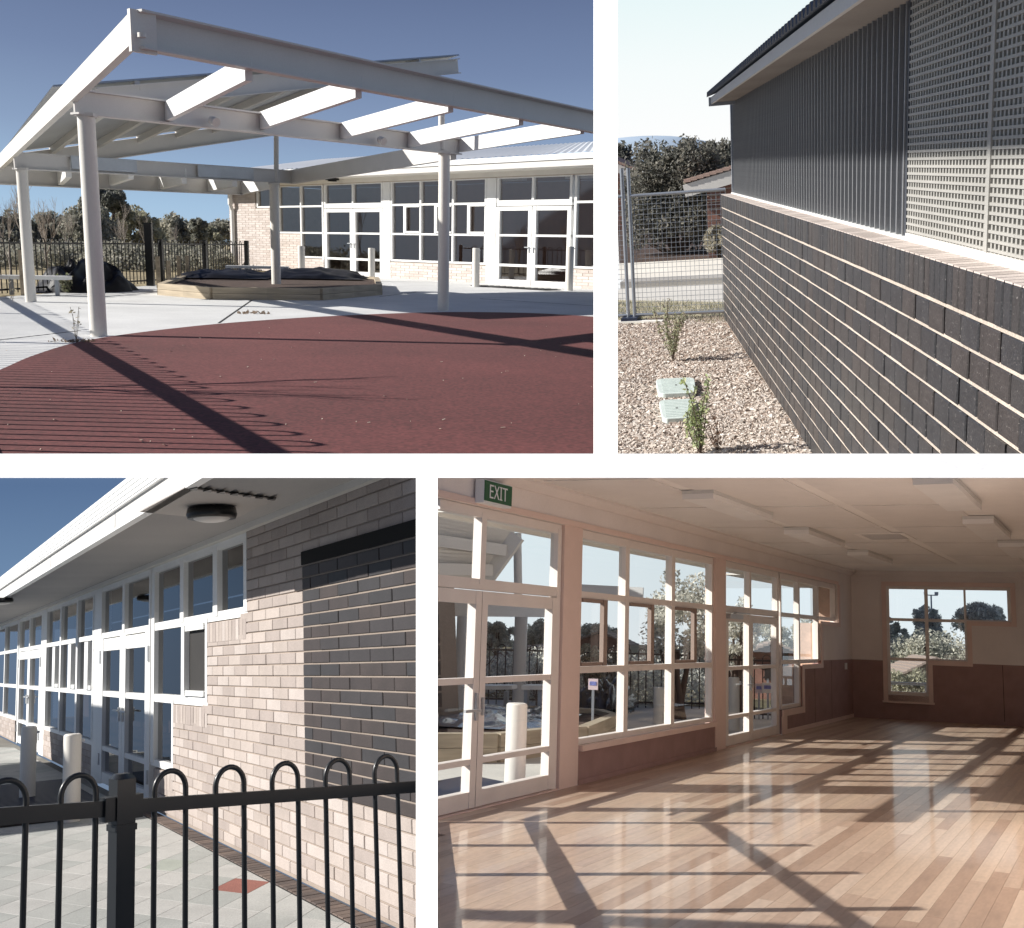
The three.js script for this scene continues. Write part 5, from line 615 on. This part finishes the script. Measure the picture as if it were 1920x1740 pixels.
  // ---- outside the windows
  const yG = -.06; const og = structure(P, 'outside_ground', 'pale paving outside the hall windows'); const far = (X, z) => P.at(X, 1200, z).setY(yG);
  part('paving_sheet', poly([P.g(806, 1500, yG), WD.pt(uC + .4, yG, -th), far(1640, 40), far(806, 40)], yG), tx.out, og);
  const og2 = structure(P, 'garden_ground', 'planted ground beyond the hall windows'); part('ground_sheet', poly([far(806, 26), far(1945, 26), far(1945, 160), far(806, 160)], yG + .02), mottled([120, 112, 84], .3, 4, { roughness: 1 }, 1, 361), og2);
  { const L2 = [[806, 1374], [930, 1374], [1036, 1363], [1094, 1361], [1153, 1338], [1122, 1329], [1000, 1323], [806, 1332]].map(q => P.g(...q, .3).setY(yG)); const c = L2.reduce((s, p) => s.add(p), V3(0, 0, 0)).multiplyScalar(1 / 8); const loc = L2.map(p => p.clone().sub(c)); const t = thing(P, 'garden_bed', 'timber sleeper garden bed seen through the left double doors', 'garden bed', c); for (let i = 0; i < 8; i++) for (let k = 0; k < 2; k++) { const a = loc[i], b = loc[(i + 1) % 8]; part('sleeper', bar(a.clone().setY(.09 + k * .18), b.clone().setY(.09 + k * .18), .17 - k * .012, .175), M.timber, t); } part('soil', poly(loc, .28, .05), M.soil, t);
    const s2 = thing(P, 'plastic_sheet', 'crumpled dark blue plastic sheet in the garden bed outside the doors', 'plastic sheet', P.g(948, 1348, .25)); const g = new THREE.PlaneGeometry(1.9, 3.4, 30, 30).rotateX(-Math.PI / 2), pp = g.attributes.position; for (let i = 0; i < pp.count; i++) { const X = pp.getX(i) / 1.9 + .5, Z = pp.getZ(i) / 3.4 + .5; pp.setY(i, .16 * (1 - Math.abs(vnoise(X, Z, 8, 371) - .5) * 2) * (.4 + fbm(X, Z, 4, 373)) * Math.min(1, 4 * Math.min(X, 1 - X, Z, 1 - Z))); } g.computeVertexNormals(); part('sheet', g, phy({ color: new THREE.Color(.03, .034, .05), roughness: .25, clearcoat: .5, side: THREE.DoubleSide }), s2); }
  { const t = thing(P, 'plastic_sheet', 'heap of black plastic behind the garden bed seen through the middle windows', 'plastic sheet', P.g(1135, 1334, yG)); const g = new THREE.SphereGeometry(1, 40, 20, 0, 6.283, 0, 1.6), pp = g.attributes.position; for (let i = 0; i < pp.count; i++) { const k = .55 + .6 * Math.abs(vnoise(pp.getX(i) * .3 + .5, pp.getZ(i) * .3 + pp.getY(i) * .2 + .5, 12, 375) - .5) * 2 + .25 * fbm(pp.getX(i) * .3 + .5, pp.getZ(i) * .3 + .5, 4, 377); pp.setXYZ(i, pp.getX(i) * .62 * k, pp.getY(i) * .62 * k, pp.getZ(i) * 1.1 * k); } g.computeVertexNormals(); part('sheet', g, phy({ color: new THREE.Color(.008, .008, .01), roughness: .25, clearcoat: .5 }), t); }
  for (const [X, Yb, Yt, r, l] of [[965, 1470, 1318, .115, 'cream bollard nearest the left double doors, seen through the glass'], [1235, 1366, 1288, .1, 'cream bollard seen through the middle window bay of the hall'], [1376, 1369, 1270, .1, 'cream bollard seen through the right double doors of the hall']]) { const p = P.g(X, Yb, yG), d = P.ray(X, Yt); bollard(P, p, 1.6 + d.y * Math.hypot(p.x, p.z) / Math.hypot(d.x, d.z) - yG, r, l); }
  { const t = thing(P, 'door_mat', 'dark ribbed mat outside the left double doors of the hall', 'mat', WD.pt(.6, yG, -th)); const q = [[806, 1512], [806, 1470], [880, 1456], [980, 1476], [900, 1500]].map(a => P.g(...a, yG).sub(t.base).setY(0)); part('mat', poly(q, .02, .018), M.navy, t); }
  { // canopy outside with round columns
    const t = thing(P, 'steel_canopy', 'pale steel canopy with round columns seen through the left windows of the hall', 'canopy', V3(0, 0, 0)); for (const [X, Yb, r] of [[861, 1330, .13], [972, 1334, .15]]) { const p = P.g(X, Yb, yG), d = P.ray(X, 1138); const h = 1.6 + d.y * Math.hypot(p.x, p.z) / Math.hypot(d.x, d.z); part('column', cyl(r * .9, r * .9, h - yG, p.x, yG, p.z, 24), M.cream, t); }
    const z = 17.5, p = (X, Y, zz = z) => P.at(X, Y, zz); part('beam', bar(p(806, 1138), p(1045, 1140), .2, .3), M.white, t); part('beam', bar(p(1050, 1104, 20), p(1206, 1112, 20), .2, .2), M.white, t); part('strut', rod(p(972, 1132), p(970, 1000), .07, .07, 12), M.greySteel, t); part('rafter', bar(p(905, 1090, 15), p(968, 1003, 15), .16, .25), M.greySteel, t);
    const a = p(806, 968, 14), b = p(966, 1001, 15), c = p(908, 1082, 15), d = p(806, 1090, 14); const n = 34, pos = [], idx = []; for (let i = 0; i <= n; i++) { const q = a.clone().lerp(d, i / n), r = b.clone().lerp(c, i / n), dy = i % 2 ? .05 : 0; pos.push(q.x, q.y + dy, q.z + dy, r.x, r.y + dy, r.z + dy); if (i < n) idx.push(2 * i, 2 * i + 1, 2 * i + 3, 2 * i, 2 * i + 3, 2 * i + 2); } const g = new THREE.BufferGeometry(); g.setAttribute('position', new THREE.Float32BufferAttribute(pos, 3)); g.setIndex(idx); const g2 = g.toNonIndexed(); g2.computeVertexNormals(); part('roof_sheet', muv(g2), M.greySteel, t); for (const k of [.3, .75]) part('purlin', bar(a.clone().lerp(d, k).add(V3(0, -.06, .1)), b.clone().lerp(c, k).add(V3(0, -.06, .1)), .1, .16), M.greySteel, t); }
  { const t = thing(P, 'eave', 'pale eave along the outside of the hall windows', 'eave', WD.a, WD.yaw); const uo = WD.uy(812, 900, -.8)[0] + .02; part('soffit', bx(uo, uC + .5, yTop + .06, yTop + .09, -.75, -th - .002), M.cream, t); part('soffit', bx(cs[1] - .3, uC + .5, yTop + .061, yTop + .091, -1.35, -.801), M.cream, t); part('fascia', bx(uo, uC + .5, yTop + .02, yTop + .16, -.8, -.752), M.cream, t); const bm = mottled([196, 166, 146], .2, .35, {}, 1, 379); part('brick_leaf', [bx(cs[3] + .06, uC, yG, yTop + .05, -.4, -th - .002), bx(cs[2] + .06, cs[3] + .059, yG, yT - .1, -.4, -th - .002), bx(cs[1] + .06, cs[2] + .059, yG, yR - .1, -.4, -th - .002)], bm, t); }  // second, wider soffit added at the far end to keep sun off the end wall
  const bench = (l, X0, X1, Y, z, legs) => { const a = P.at(X0, Y, z), c = P.at(X1, Y, z), t = thing(P, 'bench', l, 'bench', a.clone().setY(yG)); part('seat', bar(V3(0, a.y - yG, 0), V3(c.x - a.x, c.y - yG, 0), .5, .07), M.white, t); for (const X of legs) { const q = P.at(X, Y, z); part('leg', bx(q.x - a.x - .03, q.x - a.x + .03, 0, a.y - yG - .04, -.1, .1), M.galv, t); } }; bench('white bench outside left of the canopy column seen through the left doors', 868, 965, 1288, 19, [880, 950]); bench('white bench outside right of the canopy column seen through the left doors', 983, 1022, 1288, 18, [988, 1014]);
  hoopFence(P, 'hooped_fence', 'black hooped fence across the view outside the hall windows', P.g(808, 1318, yG).setY(yG), P.g(1350, 1330, yG).setY(yG), { pitch: .36, w: .18, rad: .014, h: 1.32, rail: 1.2, low: .12, start: .1, posts: [3, 5.6, 8.2, 9.8], postW: .1 });
  hoopFence(P, 'hooped_fence', 'black hooped fence seen through the right double doors of the hall', P.g(1366, 1345, yG).setY(yG), P.g(1500, 1352, yG).setY(yG), { pitch: .34, w: .17, rad: .013, h: 1.3, rail: 1.18, low: .1, start: .1, posts: [], postW: .1 });
  // plants and trees outside
  const farT = (name, label, X, top, half, z, n, size, tone, o = {}) => { n *= 2.2; size *= .58; const p = P.at(X, 1193, z).setY(yG), q = P.at(X, top, z); bush(P, name, label, p, half / F * z, q.y - yG, half / F * z * .8, n, size, tone, o.cat || 'tree', { low: 1, clumps: 46, mid: .5, ...o }); };
  const light = [[.3, .3, .24], [.4, .38, .31], [.22, .22, .18], [.46, .44, .37]]; const TONE = { gum: [[.4, .4, .36], [.5, .49, .44], [.3, .3, .27], [.58, .56, .5]], olive: [[.26, .25, .17], [.19, .18, .13], [.34, .32, .23]], grass: [[.2, .22, .12], [.3, .29, .18]] };
  farT('eucalypt', 'airy eucalypt with loose leaves outside the middle windows', 1275, 1078, 62, 22, 2600, .075, TONE.gum, { mid: .62, clumps: 34, puff: .3 }); farT('bush', 'olive green bush outside the left pane of the middle windows', 1108, 1202, 24, 24, 2600, .05, TONE.olive, { cat: 'bush' }); farT('bush', 'yellowish bush outside the sliding window beside the fence', 1160, 1206, 26, 25, 2600, .05, light, { cat: 'bush' });
  farT('dense_tree', 'dark treetop beyond the left door leaf', 935, 1158, 30, 60, 2600, .16, TONE.gum); farT('dense_tree', 'distant dark trees between the canopy column and the post', 1010, 1163, 40, 70, 3000, .2, TONE.gum); farT('dense_tree', 'distant trees behind the first sliding window', 1120, 1172, 46, 80, 2800, .24, TONE.gum); farT('dense_tree', 'tree outside the right double doors', 1440, 1168, 50, 34, 3600, .1, light); farT('eucalypt', 'leafy eucalypt at the left leaf of the right double doors', 1385, 1120, 40, 24, 2200, .07, TONE.gum, { mid: .6 }); farT('dense_tree', 'grey tree outside the stepped window', 1510, 1160, 44, 40, 3400, .11, light);
  for (const [X, top, z, l] of [[840, 1140, 22, 'bare winter tree outside the left door leaf'], [895, 1150, 24, 'bare winter tree between the left door and the canopy column'], [1012, 1210, 21, 'small bare tree in front of the brick house outside the doors']]) { const p = P.at(X, 1193, z).setY(yG), h = P.at(X, top, z).y; tree(P, 'bare_tree', l, p, { trunk: h * .3, r: h * .012, levels: 4, spread: .4, lift: .8 }); }
  sprig(P, 'grass_clump', 'tall green strappy grass at the left edge outside the door', P.g(835, 1325, yG), .9, 24, 500, .06, TONE.grass, .4); sprig(P, 'grass_clump', 'low grass clump left of the black plastic heap outside', P.g(1094, 1330, yG), .35, 14, 200, .04, TONE.grass, .6);
  farT('hedge', 'dark planting along the fence outside the hall', 1080, 1236, 270, 27, 9000, .08, TONE.gum, { cat: 'hedge', clumps: 110, puff: .5 });
  { const hm = [mottled([150, 112, 100], .15, .4, {}, 1, 381), mottled([172, 158, 148], .08, 1, {}, 1, 382), mottled([150, 134, 124], .1, .5, {}, 1, 383)]; const house = (l, X0, X1, Yr, Ye, z, wm, rm) => { const a = P.at(X0, 1193, z), c = P.at(X1, 1193, z), ye = P.at(X0, Ye, z).y - yG, yr = P.at(X0, Yr, z).y - yG, wd = c.x - a.x; const t = thing(P, 'house', l, 'house', a.clone().setY(yG)); part('wall', bx(0, wd, 0, ye, -4, 0), hm[wm], t); const s = new THREE.Shape([[-.3, ye], [wd + .3, ye], [wd / 2, yr]].map(q => new THREE.Vector2(...q))); part('gable', muv(new THREE.ExtrudeGeometry(s, { depth: 4, bevelEnabled: false }).translate(0, 0, -4)), hm[wm], t); for (const sgn of [-1, 1]) { const e = V3(sgn < 0 ? -.4 : wd + .4, ye - .04, 0), r = V3(wd / 2, yr + .06, 0); const gs = []; for (let i = 0; i < 7; i++) part('roof_course', bar(e.clone().lerp(r, i / 7).add(V3(0, .03, -1.9)), e.clone().lerp(r, (i + 1.1) / 7).add(V3(0, 0, -1.9)), 4.4, .06), hm[rm], t); } part('window', bx(wd * .3, wd * .55, ye * .45, ye * .8, .001, .03), M.dark, t); };
    house('brown brick house with low gable seen through the left doors', 925, 1050, 1214, 1242, 30, 0, 2); house('house with pale tiled roof beyond the first sliding window', 1086, 1165, 1186, 1206, 44, 0, 2); house('house with pinkish gable seen through the right double doors', 1408, 1492, 1208, 1228, 30, 0, 2); house('house with pale gable at the left of the right double doors', 1345, 1395, 1218, 1236, 34, 1, 2); house('small house with tiled roof low in the end wall window', 1714, 1790, 1236, 1262, 34, 1, 2); }
  for (const [X, Y, w2, h2, col, l] of [[1423, 1291, 13, 17, [214, 200, 206], 'small white notice board with a pink border on the fence'], [1440, 1290, 20, 18, [232, 230, 228], 'white notice board on the fence right of the pink bordered one'], [1112, 1283, 18, 20, [220, 200, 204], 'small notice board with red and blue print seen through the middle windows']]) { const z = X < 1200 ? 16.8 : 23; const p = P.at(X, Y, z), a = w2 / F * z, b = h2 / F * z; const t = thing(P, 'notice_board', l, 'notice board', p); part('board', bx(-a / 2, a / 2, -b / 2, b / 2, -.02, .0), mottled(col, .02, 1), t); part('print', bx(-a * .35, a * .35, -b * .1, b * .25, .001, .006), mottled([120, 128, 190], .3, .1), t); part('stake', bx(-.02, .02, -(p.y - yG), -b / 2 - .001, -.03, -.005), M.galv, t); }
  { const p = P.g(1440, 1330, yG); const z = -p.z; const t = thing(P, 'warning_sign', 'dark triangular warning sign on a post seen through the right doors', 'sign', p); const y1 = P.at(1440, 1272, z).y - yG, y2 = P.at(1440, 1254, z).y - yG, r = 8.5 / F * z; part('plate', muv(new THREE.ExtrudeGeometry(new THREE.Shape([[-r, y1], [r, y1], [0, y2]].map(q => new THREE.Vector2(...q))), { depth: .02, bevelEnabled: false })), M.dark, t); part('post', bx(-.025, .025, 0, y1 - .001, -.02, .0), M.galv, t); }
  // beyond the end wall window
  farT('dense_tree', 'dark round tree in the middle of the end wall window', 1742, 1142, 34, 60, 4200, .17, TONE.gum); farT('gum_tree', 'round crowned gum tree at the right of the end wall window', 1838, 1131, 42, 70, 4200, .2, TONE.gum, { mid: .72 }); farT('conifer_tree', 'grey conifer at the left of the end wall window', 1690, 1160, 18, 50, 2200, .13, light); farT('conifer_tree', 'paler conifer at the left jamb of the end wall window', 1668, 1148, 12, 54, 1400, .13, TONE.gum); farT('bush', 'pale green shrubbery in the middle panes of the end wall window', 1740, 1196, 90, 44, 6000, .12, light, { cat: 'bush', clumps: 70 }); farT('bush', 'yellow green hedge low in the end wall window', 1690, 1256, 50, 30, 3600, .07, TONE.olive, { cat: 'bush' });
  { const a = P.at(1748, 1193, 90).setY(yG), y1 = P.at(1748, 1117, 90).y - yG; const t = thing(P, 'floodlight_mast', 'tall thin floodlight mast in the end wall window', 'lamp post', a); part('mast', cyl(.09, .06, y1, 0, 0, 0, 8), M.galv, t); part('crossarm', bx(-.5, .5, y1 + .001, y1 + .08, -.05, .05), M.galv, t); for (const x of [-.4, .4]) part('lamp_head', bx(x - .13, x + .13, y1 + .081, y1 + .3, -.12, .12), M.galv, t); }
  { const a = P.at(1660, 1280, 24), c = P.at(1745, 1280, 24); const t = thing(P, 'pipe_rail', 'pale horizontal pipe rail low in the end wall window', 'railing', a.clone().setY(yG)); part('rail', rod(V3(0, a.y - yG, 0), V3(c.x - a.x, a.y - yG, 0), .03, .03, 8), M.white, t); for (const k of [.1, .9]) part('post', cyl(.03, .03, a.y - yG, (c.x - a.x) * k, 0, 0, 8), M.white, t); }
}
renderer.render(scene, camera);
